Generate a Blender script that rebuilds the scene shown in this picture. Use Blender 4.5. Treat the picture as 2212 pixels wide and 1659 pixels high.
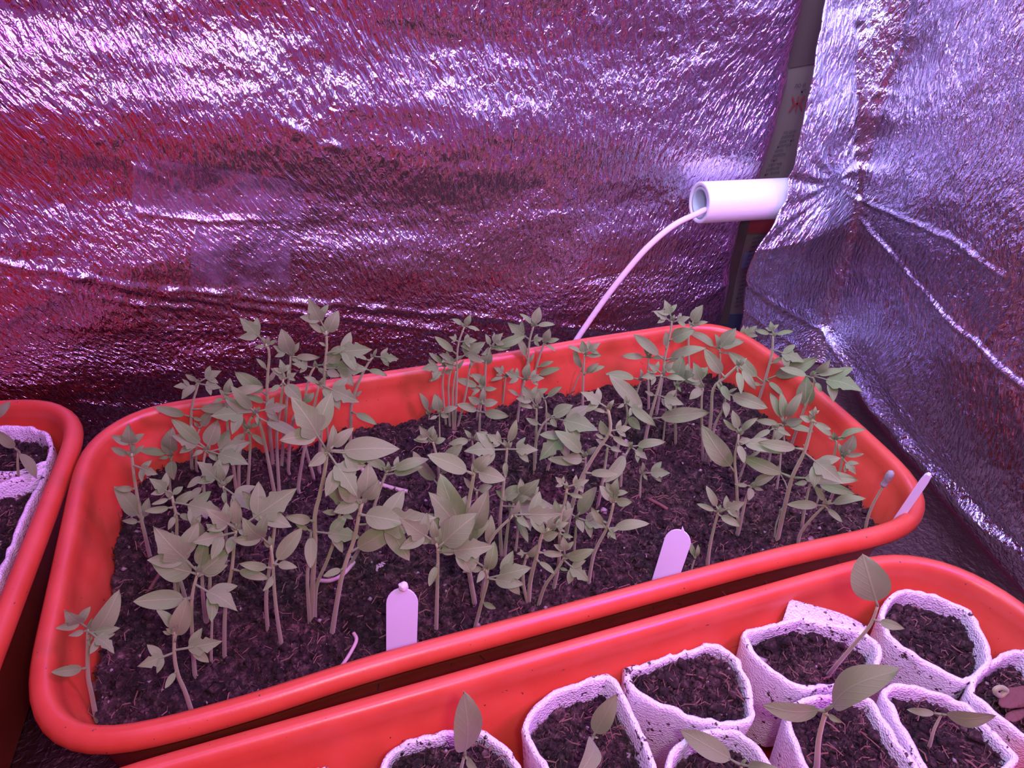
import bpy, bmesh, math, random
import numpy as np
from mathutils import Vector, Matrix
random.seed(7)
for o in list(bpy.data.objects): bpy.data.objects.remove(o)
S = bpy.context.scene
COL = S.collection
# ---------------------------------------------------------------- camera
F = 1534.0
CAM = np.array([.1254, -.1874, .39])
PITCH, ROLL, YAW = math.radians(35.265), math.radians(3.488), math.radians(21.925)
_w = np.array([0, math.cos(PITCH), -math.sin(PITCH)]); _r = np.array([1., 0, 0]); _u = np.cross(_r, _w)
_r2 = _r*math.cos(ROLL) + _u*math.sin(ROLL); _u2 = -_r*math.sin(ROLL) + _u*math.cos(ROLL)
def _rot(v): c, s = math.cos(-YAW), math.sin(-YAW); return np.array([c*v[0]-s*v[1], s*v[0]+c*v[1], v[2]])
CR, CU, CW = _rot(_r2), _rot(_u2), _rot(_w)
cd = bpy.data.cameras.new('camera'); co = bpy.data.objects.new('camera', cd); COL.objects.link(co)
cd.sensor_width = 36; cd.lens = 36*F/2212; cd.clip_start = .01
co.matrix_world = Matrix(((CR[0], CU[0], -CW[0], CAM[0]), (CR[1], CU[1], -CW[1], CAM[1]), (CR[2], CU[2], -CW[2], CAM[2]), (0, 0, 0, 1)))
S.camera = co
# ---------------------------------------------------------------- light
wd = bpy.data.worlds.new('world'); S.world = wd; wd.use_nodes = True
bg = wd.node_tree.nodes['Background']; bg.inputs[0].default_value = (.42, .09, .37, 1); bg.inputs[1].default_value = .64
def area(name, loc, target, sx, sy, power, col, spread=180):
    l = bpy.data.lights.new(name, 'AREA'); l.shape = 'RECTANGLE'; l.size = sx; l.size_y = sy
    l.energy = power; l.color = col; l.spread = math.radians(spread)
    o = bpy.data.objects.new(name, l); COL.objects.link(o); o.location = loc
    o.rotation_euler = (Vector(target)-Vector(loc)).to_track_quat('-Z', 'Y').to_euler(); return o
# grow lamps hanging over the trays (out of the frame) and a bluish lamp near the right wall
area('grow_lamp_key', (.50, -.22, .62), (.30, .12, .06), .10, .10, 3.2, (.80, .14, 1.0))
area('grow_lamp_strip', (.22, .00, .58), (.22, .14, .0), .62, .03, 1.15, (.42, .40, 1.0))
area('grow_lamp_panel', (.15, -.30, .66), (.25, .20, .10), .50, .06, 1.6, (.88, .16, 1.0))
area('blue_white_lamp', (.40, .14, .47), (.60, .24, .20), .12, .03, .55, (.60, .74, 1.0))
area('blue_white_panel', (.36, .06, .50), (.62, .12, .18), .34, .36, 1.3, (.42, .48, 1.0))
area('camera_flash', (.155, -.22, .43), (.27, .16, .06), .03, .02, .52, (.95, 1.0, .92))
S.view_settings.view_transform = 'Standard'; S.view_settings.look = 'None'
S.view_settings.exposure = 0.0; S.view_settings.gamma = 1; S.view_settings.use_curve_mapping = False
# ---------------------------------------------------------------- measuring helpers
def ray(x, y):
    return CW + (x-1106)/F*CR - (y-829.5)/F*CU
def U(x, y, z):                                   # point of a pixel on the horizontal plane z
    d = ray(x, y); return CAM + d*(z-CAM[2])/d[2]
def V(x, y, p, n):                                # point of a pixel on the plane through p with normal n
    d = ray(x, y); return CAM + d*(np.dot(np.asarray(p)-CAM, n)/np.dot(d, n))
def PX(P):                                        # pixel of world points
    D = P-CAM; z = D@CW
    return np.stack([1106+F*(D@CR)/z, 829.5-F*(D@CU)/z], -1)
# ---------------------------------------------------------------- mesh helpers
def mesh_obj(name, verts, faces, mat=None, parent=None, uv=None, smooth=True, link=True):
    me = bpy.data.meshes.new(name); me.from_pydata([tuple(map(float, v)) for v in verts], [], faces)
    if uv is not None:
        l = me.uv_layers.new(name='UVMap'); idx = np.empty(len(me.loops), np.int32); me.loops.foreach_get('vertex_index', idx)
        l.data.foreach_set('uv', np.asarray(uv, np.float32)[idx].ravel())
    if smooth: me.polygons.foreach_set('use_smooth', [True]*len(me.polygons))
    if mat is not None:
        for m in (mat if isinstance(mat, (list, tuple)) else [mat]): me.materials.append(m)
    me.update(); o = bpy.data.objects.new(name, me); COL.objects.link(o)
    if parent is not None: o.parent = parent
    return o
def tag(o, label=None, cat=None, group=None, kind=None):
    if label: o['label'] = label
    if cat: o['category'] = cat
    if group: o['group'] = group
    if kind: o['kind'] = kind
    return o
def empty(name, loc):
    o = bpy.data.objects.new(name, None); o.empty_display_size = .01; COL.objects.link(o); o.location = [float(c) for c in loc]; return o
def place(o, root):                               # parent with geometry already in world space
    o.parent = root; o.matrix_parent_inverse = Matrix.Translation(-Vector(root.location)); return o
def grid_faces(nu, nv, wrap=False):
    f = []
    for i in range(nu if wrap else nu-1):
        for j in range(nv-1):
            a = i*nv+j; b = ((i+1) % nu)*nv+j; f.append((a, b, b+1, a+1))
    return f
def catmull(pts, n, closed=False):
    P = np.asarray(pts, float); m = len(P); out = []
    segs = m if closed else m-1
    for i in range(segs):
        if closed: p0, p1, p2, p3 = P[(i-1) % m], P[i], P[(i+1) % m], P[(i+2) % m]
        else: p0, p1, p2, p3 = P[max(i-1, 0)], P[i], P[i+1], P[min(i+2, m-1)]
        for k in range(n):
            t = k/n
            out.append(.5*((2*p1)+(-p0+p2)*t+(2*p0-5*p1+4*p2-p3)*t*t+(-p0+3*p1-3*p2+p3)*t**3))
    if not closed: out.append(P[-1])
    return np.array(out)
def resample(P, n, closed=True):
    Q = np.vstack([P, P[:1]]) if closed else P
    d = np.r_[0, np.cumsum(np.linalg.norm(np.diff(Q, axis=0), axis=1))]
    t = np.linspace(0, d[-1], n+1 if closed else n); t = t[:-1] if closed else t
    return np.stack([np.interp(t, d, Q[:, k]) for k in range(P.shape[1])], 1)
def tube(points, radii, ns=8, cap=True):
    P = np.asarray(points, float); n = len(P); V_ = []; up = np.array([0, 0, 1.])
    T = np.gradient(P, axis=0); T /= np.linalg.norm(T, axis=1)[:, None]+1e-12
    a = np.cross(T[0], up); a = a if np.linalg.norm(a) > .05 else np.cross(T[0], [0, 1., 0]); a /= np.linalg.norm(a)
    for i in range(n):
        a = a-T[i]*(a@T[i]); a /= np.linalg.norm(a); b = np.cross(T[i], a)
        for k in range(ns):
            th = 2*math.pi*k/ns; V_.append(P[i]+radii[i]*(a*math.cos(th)+b*math.sin(th)))
    f = []
    for i in range(n-1):
        for k in range(ns):
            f.append((i*ns+k, i*ns+(k+1) % ns, (i+1)*ns+(k+1) % ns, (i+1)*ns+k))
    if cap: f.append(tuple(range(ns))[::-1]); f.append(tuple((n-1)*ns+k for k in range(ns)))
    uv = [(k/ns, i/(n-1)) for i in range(n) for k in range(ns)]
    return V_, f, uv
def vnoise(x, y, seed=0):                         # smooth value noise -1..1 (numpy)
    xi = np.floor(x).astype(np.int64); yi = np.floor(y).astype(np.int64); fx = x-xi; fy = y-yi
    fx = fx*fx*(3-2*fx); fy = fy*fy*(3-2*fy)
    def h(a, b):
        n = (a*374761393+b*668265263+seed*1442695041) & 0xffffffff
        n = ((n ^ (n >> 13))*1274126177) & 0xffffffff
        return ((n ^ (n >> 16)) & 0xffff)/32767.5-1
    return (h(xi, yi)*(1-fx)+h(xi+1, yi)*fx)*(1-fy)+(h(xi, yi+1)*(1-fx)+h(xi+1, yi+1)*fx)*fy
def fbm(x, y, o=4, seed=0):
    s = 0; a = 1
    for i in range(o): s = s+a*vnoise(x*2**i, y*2**i, seed+i*17); a *= .5
    return s
# ---------------------------------------------------------------- materials
def mat(name):
    m = bpy.data.materials.new(name); m.use_nodes = True; nt = m.node_tree; return m, nt, nt.nodes['Principled BSDF']
def N(nt, t, **k):
    n = nt.nodes.new(t)
    for a, b in k.items(): setattr(n, a, b)
    return n
def setin(n, **k):
    for a, b in k.items(): n.inputs[a.replace('_', ' ')].default_value = b
def foil_mat(name, su, sv, tint=(.80, .76, .82), rough=.12, dist=.0016, strength=1.0):
    m, nt, p = mat(name); L = nt.links
    uv = N(nt, 'ShaderNodeUVMap'); mp = N(nt, 'ShaderNodeMapping'); mp.inputs['Scale'].default_value = (su, sv, 1)
    # bend the wrinkle direction slowly over the sheet
    wn = N(nt, 'ShaderNodeTexNoise'); setin(wn, Scale=7.0, Detail=1.0); L.new(uv.outputs[0], wn.inputs['Vector'])
    wm = N(nt, 'ShaderNodeVectorMath', operation='MULTIPLY_ADD'); wm.inputs[1].default_value = (.05, .05, 0)
    L.new(wn.outputs['Color'], wm.inputs[0]); L.new(uv.outputs[0], wm.inputs[2]); L.new(wm.outputs[0], mp.inputs['Vector'])
    n1 = N(nt, 'ShaderNodeTexNoise'); setin(n1, Scale=1.0, Detail=2.5, Roughness=.55, Distortion=.9); L.new(mp.outputs[0], n1.inputs['Vector'])
    v1 = N(nt, 'ShaderNodeTexVoronoi', feature='SMOOTH_F1'); setin(v1, Scale=.75, Smoothness=.25); L.new(mp.outputs[0], v1.inputs['Vector'])
    n2 = N(nt, 'ShaderNodeTexNoise'); setin(n2, Scale=38.0, Detail=2.0); L.new(uv.outputs[0], n2.inputs['Vector'])
    a = N(nt, 'ShaderNodeMath', operation='MULTIPLY_ADD'); L.new(v1.outputs['Distance'], a.inputs[0]); a.inputs[1].default_value = .55; L.new(n1.outputs['Fac'], a.inputs[2])
    b = N(nt, 'ShaderNodeMath', operation='MULTIPLY_ADD'); L.new(n2.outputs['Fac'], b.inputs[0]); b.inputs[1].default_value = 1.3; L.new(a.outputs[0], b.inputs[2])
    bp = N(nt, 'ShaderNodeBump'); bp.inputs['Strength'].default_value = strength; bp.inputs['Distance'].default_value = dist
    L.new(b.outputs[0], bp.inputs['Height']); L.new(bp.outputs[0], p.inputs['Normal'])
    setin(p, Base_Color=(*tint, 1), Metallic=1.0, Roughness=rough)
    return m
M = {}
M['foil_back'] = foil_mat('foil_back', 430, 150, tint=(.74, .70, .86))
M['foil_right'] = foil_mat('foil_right', 360, 150, tint=(.78, .80, .90), dist=.0021)
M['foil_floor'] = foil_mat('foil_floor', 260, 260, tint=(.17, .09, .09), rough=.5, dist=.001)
def plastic():
    m, nt, p = mat('red_plastic'); L = nt.links
    tc = N(nt, 'ShaderNodeTexCoord'); n = N(nt, 'ShaderNodeTexNoise'); setin(n, Scale=45.0, Detail=5.0); L.new(tc.outputs['Object'], n.inputs['Vector'])
    r = N(nt, 'ShaderNodeValToRGB'); r.color_ramp.elements[0].position = .35; r.color_ramp.elements[0].color = (.60, .070, .030, 1)
    r.color_ramp.elements[1].position = .75; r.color_ramp.elements[1].color = (.68, .095, .045, 1); L.new(n.outputs['Fac'], r.inputs[0])
    # scattered grit and pale scuffs
    n2 = N(nt, 'ShaderNodeTexNoise'); setin(n2, Scale=420.0, Detail=2.0); L.new(tc.outputs['Object'], n2.inputs['Vector'])
    r2 = N(nt, 'ShaderNodeValToRGB'); r2.color_ramp.elements[0].position = .735; r2.color_ramp.elements[0].color = (0, 0, 0, 1); r2.color_ramp.elements[1].position = .76
    L.new(n2.outputs['Fac'], r2.inputs[0]); mx = N(nt, 'ShaderNodeMixRGB'); mx.inputs[2].default_value = (.10, .04, .03, 1)
    L.new(r2.outputs[0], mx.inputs[0]); L.new(r.outputs[0], mx.inputs[1]); L.new(mx.outputs[0], p.inputs['Base Color'])
    rr = N(nt, 'ShaderNodeMapRange'); L.new(n.outputs['Fac'], rr.inputs[0]); rr.inputs[3].default_value = .27; rr.inputs[4].default_value = .45; L.new(rr.outputs[0], p.inputs['Roughness'])
    p.inputs['Specular IOR Level'].default_value = .7; bp = N(nt, 'ShaderNodeBump'); setin(bp, Strength=.15, Distance=.0004); L.new(n2.outputs['Fac'], bp.inputs['Height']); L.new(bp.outputs[0], p.inputs['Normal'])
    return m
M['plastic'] = plastic()
def soil():
    m, nt, p = mat('peat_soil'); L = nt.links; tc = N(nt, 'ShaderNodeTexCoord')
    n = N(nt, 'ShaderNodeTexNoise'); setin(n, Scale=210.0, Detail=6.0, Roughness=.7); L.new(tc.outputs['Object'], n.inputs['Vector'])
    n3 = N(nt, 'ShaderNodeTexNoise'); setin(n3, Scale=28.0, Detail=3.0); L.new(tc.outputs['Object'], n3.inputs['Vector'])
    r = N(nt, 'ShaderNodeValToRGB'); e = r.color_ramp.elements; e[0].position = .30; e[0].color = (.016, .012, .011, 1); e[1].position = .74; e[1].color = (.46, .31, .27, 1)
    k = e.new(.52); k.color = (.092, .056, .050, 1); L.new(n.outputs['Fac'], r.inputs[0])
    mx = N(nt, 'ShaderNodeMixRGB', blend_type='MULTIPLY'); mx.inputs[0].default_value = .8
    r3 = N(nt, 'ShaderNodeValToRGB'); r3.color_ramp.elements[0].position = .35; r3.color_ramp.elements[0].color = (.55, .5, .5, 1); r3.color_ramp.elements[1].position = .65; r3.color_ramp.elements[1].color = (1.5, 1.25, 1.25, 1)
    L.new(n3.outputs['Fac'], r3.inputs[0]); L.new(r.outputs[0], mx.inputs[1]); L.new(r3.outputs[0], mx.inputs[2]); L.new(mx.outputs[0], p.inputs['Base Color'])
    w = N(nt, 'ShaderNodeTexNoise'); setin(w, Scale=520.0, Detail=4.0, Roughness=.8, Distortion=2.0); L.new(tc.outputs['Object'], w.inputs['Vector'])
    bp = N(nt, 'ShaderNodeBump'); setin(bp, Strength=1.0, Distance=.0034); L.new(w.outputs['Fac'], bp.inputs['Height']); L.new(bp.outputs[0], p.inputs['Normal'])
    setin(p, Roughness=.75); p.inputs['Specular IOR Level'].default_value = .35
    return m
M['soil'] = soil()
def leafmat(name, c1, c2, vein):
    m, nt, p = mat(name); L = nt.links; uv = N(nt, 'ShaderNodeUVMap'); sx = N(nt, 'ShaderNodeSeparateXYZ'); L.new(uv.outputs[0], sx.inputs[0])
    ab = N(nt, 'ShaderNodeMath', operation='ABSOLUTE'); sb = N(nt, 'ShaderNodeMath', operation='SUBTRACT'); L.new(sx.outputs[0], sb.inputs[0]); sb.inputs[1].default_value = .5; L.new(sb.outputs[0], ab.inputs[0])
    mid = N(nt, 'ShaderNodeMapRange'); L.new(ab.outputs[0], mid.inputs[0]); mid.inputs[1].default_value = .012; mid.inputs[2].default_value = .035; mid.inputs[3].default_value = 1; mid.inputs[4].default_value = 0
    # side veins: stripes of y - |x|
    q = N(nt, 'ShaderNodeMath', operation='MULTIPLY_ADD'); L.new(ab.outputs[0], q.inputs[0]); q.inputs[1].default_value = -.75; L.new(sx.outputs[1], q.inputs[2])
    fr = N(nt, 'ShaderNodeMath', operation='PINGPONG'); L.new(q.outputs[0], fr.inputs[0]); fr.inputs[1].default_value = .085
    sv = N(nt, 'ShaderNodeMapRange'); L.new(fr.outputs[0], sv.inputs[0]); sv.inputs[1].default_value = .004; sv.inputs[2].default_value = .014; sv.inputs[3].default_value = .55; sv.inputs[4].default_value = 0
    mxm = N(nt, 'ShaderNodeMath', operation='MAXIMUM'); L.new(mid.outputs[0], mxm.inputs[0]); L.new(sv.outputs[0], mxm.inputs[1])
    tc = N(nt, 'ShaderNodeTexCoord'); n = N(nt, 'ShaderNodeTexNoise'); setin(n, Scale=60.0, Detail=3.0); L.new(tc.outputs['Object'], n.inputs['Vector'])
    oi = N(nt, 'ShaderNodeObjectInfo'); ad = N(nt, 'ShaderNodeMath', operation='MULTIPLY_ADD'); L.new(oi.outputs['Random'], ad.inputs[0]); ad.inputs[1].default_value = .5
    s2 = N(nt, 'ShaderNodeMath', operation='MULTIPLY'); L.new(n.outputs['Fac'], s2.inputs[0]); s2.inputs[1].default_value = .5; L.new(s2.outputs[0], ad.inputs[2])
    c = N(nt, 'ShaderNodeMixRGB'); L.new(ad.outputs[0], c.inputs[0]); c.inputs[1].default_value = (*c1, 1); c.inputs[2].default_value = (*c2, 1)
    v = N(nt, 'ShaderNodeMixRGB'); s3 = N(nt, 'ShaderNodeMath', operation='MULTIPLY'); L.new(mxm.outputs[0], s3.inputs[0]); s3.inputs[1].default_value = .55
    L.new(s3.outputs[0], v.inputs[0]); L.new(c.outputs[0], v.inputs[1]); v.inputs[2].default_value = (*vein, 1)
    L.new(v.outputs[0], p.inputs['Base Color']); setin(p, Roughness=.62, Sheen_Weight=.25, Sheen_Roughness=.5); p.inputs['Specular IOR Level'].default_value = .25
    bp = N(nt, 'ShaderNodeBump'); setin(bp, Strength=.35, Distance=.0006); bp.invert = True; L.new(mxm.outputs[0], bp.inputs['Height']); L.new(bp.outputs[0], p.inputs['Normal'])
    tr = N(nt, 'ShaderNodeBsdfTranslucent'); L.new(v.outputs[0], tr.inputs[0]); ms = N(nt, 'ShaderNodeMixShader'); ms.inputs[0].default_value = .18
    out = nt.nodes['Material Output']; L.new(p.outputs[0], ms.inputs[1]); L.new(tr.outputs[0], ms.inputs[2]); L.new(ms.outputs[0], out.inputs['Surface'])
    return m
M['leaf'] = leafmat('tomato_leaf', (.155, .305, .085), (.26, .325, .14), (.38, .46, .20))
M['cotyledon'] = leafmat('smooth_leaf', (.17, .33, .09), (.265, .345, .14), (.36, .44, .19))
M['pepper'] = leafmat('pepper_leaf', (.20, .28, .11), (.25, .32, .13), (.31, .38, .17))
def stemmat(name, lo, hi):
    m, nt, p = mat(name); L = nt.links; uv = N(nt, 'ShaderNodeUVMap'); sx = N(nt, 'ShaderNodeSeparateXYZ'); L.new(uv.outputs[0], sx.inputs[0])
    c = N(nt, 'ShaderNodeValToRGB'); e = c.color_ramp.elements; e[0].position = .15; e[0].color = (*lo, 1); e[1].position = .7; e[1].color = (*hi, 1)
    L.new(sx.outputs[1], c.inputs[0]); L.new(c.outputs[0], p.inputs['Base Color']); setin(p, Roughness=.55, Sheen_Weight=.5); return m
M['stem'] = stemmat('seedling_stem', (.31, .28, .13), (.31, .40, .13))
M['stem_pepper'] = stemmat('pepper_stem', (.33, .22, .14), (.40, .44, .18))
def plain(name, c, rough=.5, metal=0, bump=None, spec=.5, sss=0):
    m, nt, p = mat(name); setin(p, Base_Color=(*c, 1), Roughness=rough, Metallic=metal); p.inputs['Specular IOR Level'].default_value = spec
    if bump:
        tc = N(nt, 'ShaderNodeTexCoord'); n = N(nt, 'ShaderNodeTexNoise'); setin(n, Scale=bump[0], Detail=4.0); nt.links.new(tc.outputs['Object'], n.inputs['Vector'])
        b = N(nt, 'ShaderNodeBump'); setin(b, Strength=1.0, Distance=bump[1]); nt.links.new(n.outputs['Fac'], b.inputs['Height']); nt.links.new(b.outputs[0], p.inputs['Normal'])
    return m
M['fibre'] = plain('peat_fibre', (.21, .10, .075), .8)
M['grit'] = plain('pale_grit', (.30, .23, .22), .7)
M['label'] = plain('white_label', (.80, .78, .88), .45)
M['blob'] = plain('white_glue', (.82, .82, .8), .5, bump=(300, .001))
M['pipe'] = plain('white_pipe', (.86, .86, .84), .38, bump=(160, .0002))
M['pipe_inner'] = plain('pipe_inner', (.50, .62, .62), .5)
M['cord'] = plain('pinkish_cord', (.52, .36, .36), .6)
M['cable'] = plain('white_cable', (.78, .66, .68), .5, bump=(200, .0004))
M['bark'] = plain('bark', (.15, .06, .045), .7, bump=(300, .001))
M['paper'] = plain('newsprint', (.19, .15, .125), .9)
M['ink'] = plain('black_ink', (.05, .05, .06), .9)
M['ink_red'] = plain('red_ink', (.30, .03, .04), .9)
M['ink_blue'] = plain('blue_tint', (.16, .19, .24), .9)
M['paper_dark'] = plain('dark_print', (.05, .06, .11), .9)
M['print_and_shade'] = plain('dark_print_and_shade', (.10, .065, .06), .9)  # top print block, and the painted shade beside the foil edge
M['husk'] = plain('seed_husk', (.30, .33, .28), .8, bump=(500, .0006))
def foam():
    m, nt, p = mat('foam_sheet'); L = nt.links; tc = N(nt, 'ShaderNodeTexCoord')
    v = N(nt, 'ShaderNodeTexVoronoi'); setin(v, Scale=900.0); L.new(tc.outputs['Object'], v.inputs['Vector'])
    bp = N(nt, 'ShaderNodeBump'); setin(bp, Strength=.9, Distance=.0007); L.new(v.outputs['Distance'], bp.inputs['Height']); L.new(bp.outputs[0], p.inputs['Normal'])
    n = N(nt, 'ShaderNodeTexNoise'); setin(n, Scale=330.0, Detail=3.0, Roughness=.6); L.new(tc.outputs['Object'], n.inputs['Vector'])
    n2 = N(nt, 'ShaderNodeTexNoise'); setin(n2, Scale=45.0, Detail=2.0); L.new(tc.outputs['Object'], n2.inputs['Vector'])
    ad = N(nt, 'ShaderNodeMath', operation='MULTIPLY_ADD'); L.new(n2.outputs['Fac'], ad.inputs[0]); ad.inputs[1].default_value = .55; L.new(n.outputs['Fac'], ad.inputs[2])
    r = N(nt, 'ShaderNodeValToRGB'); e = r.color_ramp.elements; e[0].position = .90; e[0].color = (.88, .84, .88, 1); e[1].position = .96; e[1].color = (.06, .035, .03, 1); L.new(ad.outputs[0], r.inputs[0])
    L.new(r.outputs[0], p.inputs['Base Color']); setin(p, Roughness=.28, Subsurface_Weight=.0); return m
M['foam'] = foam()
def tape():
    m, nt, p = mat('clear_tape'); L = nt.links; tr = N(nt, 'ShaderNodeBsdfTransparent'); tr.inputs[0].default_value = (.93, .93, .93, 1)
    setin(p, Base_Color=(.55, .42, .55, 1), Roughness=.22); tc = N(nt, 'ShaderNodeTexCoord'); n = N(nt, 'ShaderNodeTexNoise'); setin(n, Scale=60.0, Detail=4.0); L.new(tc.outputs['Object'], n.inputs['Vector'])
    bp = N(nt, 'ShaderNodeBump'); setin(bp, Strength=.8, Distance=.003); L.new(n.outputs['Fac'], bp.inputs['Height']); L.new(bp.outputs[0], p.inputs['Normal'])
    r = N(nt, 'ShaderNodeMapRange'); L.new(n.outputs['Fac'], r.inputs[0]); r.inputs[1].default_value = .4; r.inputs[2].default_value = .7; r.inputs[3].default_value = .03; r.inputs[4].default_value = .20
    ms = N(nt, 'ShaderNodeMixShader'); L.new(r.outputs[0], ms.inputs[0]); L.new(tr.outputs[0], ms.inputs[1]); L.new(p.outputs[0], ms.inputs[2]); L.new(ms.outputs[0], nt.nodes['Material Output'].inputs['Surface']); return m
M['tape'] = tape()
# ================================================================ setting: foil-lined corner
YB = .300                                          # back foil plane
def seg_dist(P, poly):                             # distance of pixels P to a polyline
    best = np.full(len(P), 1e9)
    for a, b in zip(poly[:-1], poly[1:]):
        a = np.array(a, float); b = np.array(b, float); d = b-a; t = np.clip(((P-a)@d)/(d@d), 0, 1)
        best = np.minimum(best, np.linalg.norm(P-(a+t[:, None]*d), axis=1))
    return best
NB = np.array([0, 1., 0])
def xz(pts): q = np.array([V(x, y, (0, YB, 0), NB) for x, y in pts]); o = np.argsort(q[:, 2]); return q[o, 2], q[o, 0]
ez, ex = xz([(1757, 0), (1738, 100), (1722, 190), (1703, 240), (1690, 280), (1672, 330), (1655, 385), (1632, 450), (1612, 500), (1598, 560), (1585, 640), (1578, 700)])
def tent(d, w): return np.exp(-(d/w)**2)
BACK_CREASES = [  # pixel polylines of the folds seen in the back sheet, height (m), width px
    ([(-60, 555), (150, 590), (350, 625), (600, 648), (850, 668), (1100, 690), (1350, 718)], .0022, 7),
    ([(150, 595), (260, 618), (360, 638), (520, 660), (700, 680), (900, 705), (1010, 725)], .0022, 7),
    ([(-60, 590), (120, 628), (300, 655), (420, 668), (600, 700)], .0011, 5),
    ([(620, 265), (690, 305), (740, 322)], .0016, 9),
    ([(300, 455), (430, 480), (620, 470)], .0012, 6), ([(290, 355), (330, 372), (380, 400)], .0012, 6),
    ([(1390, 760), (1500, 650), (1560, 620)], .0020, 9), ([(170, 868), (260, 878), (420, 872)], .0012, 4)]
def back_pos(X, Z):
    y = np.full(X.shape, YB)
    # slow undulation: long, nearly horizontal swells, stronger at the left
    y = y-.0035*np.sin(2*math.pi*(Z*9.2+X*.9)-1.5)*np.clip(1-X*.8, .3, 1)*np.clip((Z-.1)*8, 0, 1)
    y = y+.0030*fbm(X*7+3, Z*14, 3, 5)+.0009*fbm(X*30, Z*60, 2, 9)
    # lower part of the sheet comes forward to the trays
    y = y+.009*np.clip((.085-Z)/.085, 0, 1)**1.3
    xe = np.interp(Z, ez, ex); e = np.clip((X-(xe-.018))/.018, 0, 1); y = y+.010*e**2
    return y
nx, nz = 620, 300
s = np.linspace(0, 1, nx); zz = np.linspace(.0, .40, nz)
Zg, Sg = np.meshgrid(zz, s); xe = np.interp(Zg, ez, ex); Xg = -.42+(xe+.42)*Sg**.93
Yg = back_pos(Xg, Zg)
P = np.stack([Xg, Yg, Zg], -1).reshape(-1, 3); px = PX(P)
for poly, h, w in BACK_CREASES:
    jit = 1.0+.0*px[:, 0]
    wob = np.stack([0*px[:, 0], 5*fbm(px[:, 0]*.012, px[:, 1]*0+.3, 3, 3)], -1)
    d = seg_dist(px+wob, poly); P[:, 1] -= h*tent(d, w)*(.75+.5*vnoise(px[:, 0]*.03, px[:, 1]*.03, 8))
P2 = P.reshape(nx, nz, 3)
back = mesh_obj('wall_back', P, grid_faces(nx, nz), M['foil_back'], uv=np.stack([P[:, 0]+np.interp(P[:, 0], [-.4, .1, .3, .45, .6], [.34, .27, .12, -.12, -.4])*(P[:, 2]-.1), np.interp(P[:, 2], [0, .12, .2, .42], [0, .21, .30, .49])], 1))
tag(back, kind='structure')
def back_y(X, Z): return np.min(back_pos(X, Z))
# right sheet: starts at the gap, faces the room for a few cm, bends round the corner and runs towards the camera
SB = np.array([[.0, .262], [.018, .268], [.035, .275], [.048, .268], [.052, .245], [.030, .12], [.0, -.02], [-.045, -.20], [-.10, -.42]])
def strip(xe_, lean):  # xe_: x of the free edge, returns a path for that height
    return SB
rz, rx = xz([(1785, 0), (1765, 80), (1745, 180), (1728, 280), (1712, 370), (1703, 430), (1670, 490), (1640, 545), (1622, 600), (1618, 640), (1608, 700)])
NRM = NB
def right_edge_x(z, y):                            # x of the free edge at depth y for height z
    pts = [(1785, 0), (1765, 80), (1745, 180), (1728, 280), (1712, 370), (1703, 430), (1670, 490), (1640, 545), (1622, 600), (1618, 640), (1608, 700)]
    q = np.array([V(x_, y_, (0, y, 0), NB) for x_, y_ in pts]); o = np.argsort(q[:, 2]); return np.interp(z, q[o, 2], q[o, 0])
ns_, nt_ = 640, 300
zb = .045                                          # height of the lower fold
tt = np.linspace(0, 1, nt_)
Zc = np.where(tt < .12, 0, 0)
corner_x = lambda z: np.interp(z, [0, .045, .15, .25, .34, .42], [.645, .643, .628, .612, .600, .590])
R = np.zeros((ns_, nt_, 3))
sk = .13
for j, t in enumerate(tt):
    if t < sk: z = .0005+(zb-.0005)*(t/sk); inn = .013*(1-t/sk)
    else: z = zb+(.42-zb)*(t-sk)/(1-sk); inn = 0
    e = right_edge_x(max(z, .02), .250); c = corner_x(z)
    path = np.array([[e, .250], [e+(c-e)*.45, .259], [e+(c-e)*.85, .275], [c+.004, .272], [c+.002, .250], [c-.026, .15], [c-.060, .02], [c-.095, -.12], [c-.16, -.42]])
    ye = np.interp(z, [0, .10, .155, .34, .42], [.262, .252, .238, .284, .298])-.250; path[0, 1] += ye; path[1, 1] += .85*ye; path[2, 1] += .45*ye; path[0, 0] = right_edge_x(max(z, .02), .250+ye)
    q = resample(catmull(path, 24), ns_, closed=False)
    # denser sampling close to the gap
    R[:, j, 0] = q[:, 0]+inn*np.clip((.26-q[:, 1])/.03, 0, 1); R[:, j, 1] = q[:, 1]; R[:, j, 2] = z
du = np.gradient(R, axis=0); dv = np.gradient(R, axis=1); nr = np.cross(dv, du); nr /= np.linalg.norm(nr, axis=2)[..., None]+1e-12
if nr[300, 200] @ (CAM-R[300, 200]) < 0: nr = -nr
L_ = np.r_[0, np.cumsum(np.linalg.norm(np.diff(R[:, 150], axis=0), axis=1))]
A = np.repeat(L_[:, None], nt_, 1); Bz = R[..., 2]+np.where(tt < sk, (tt-sk)*.45, 0)[None, :]
dis = .0040*fbm(A*9, Bz*9+7, 3, 31)+.0012*fbm(A*34, Bz*40, 2, 37)
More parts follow.
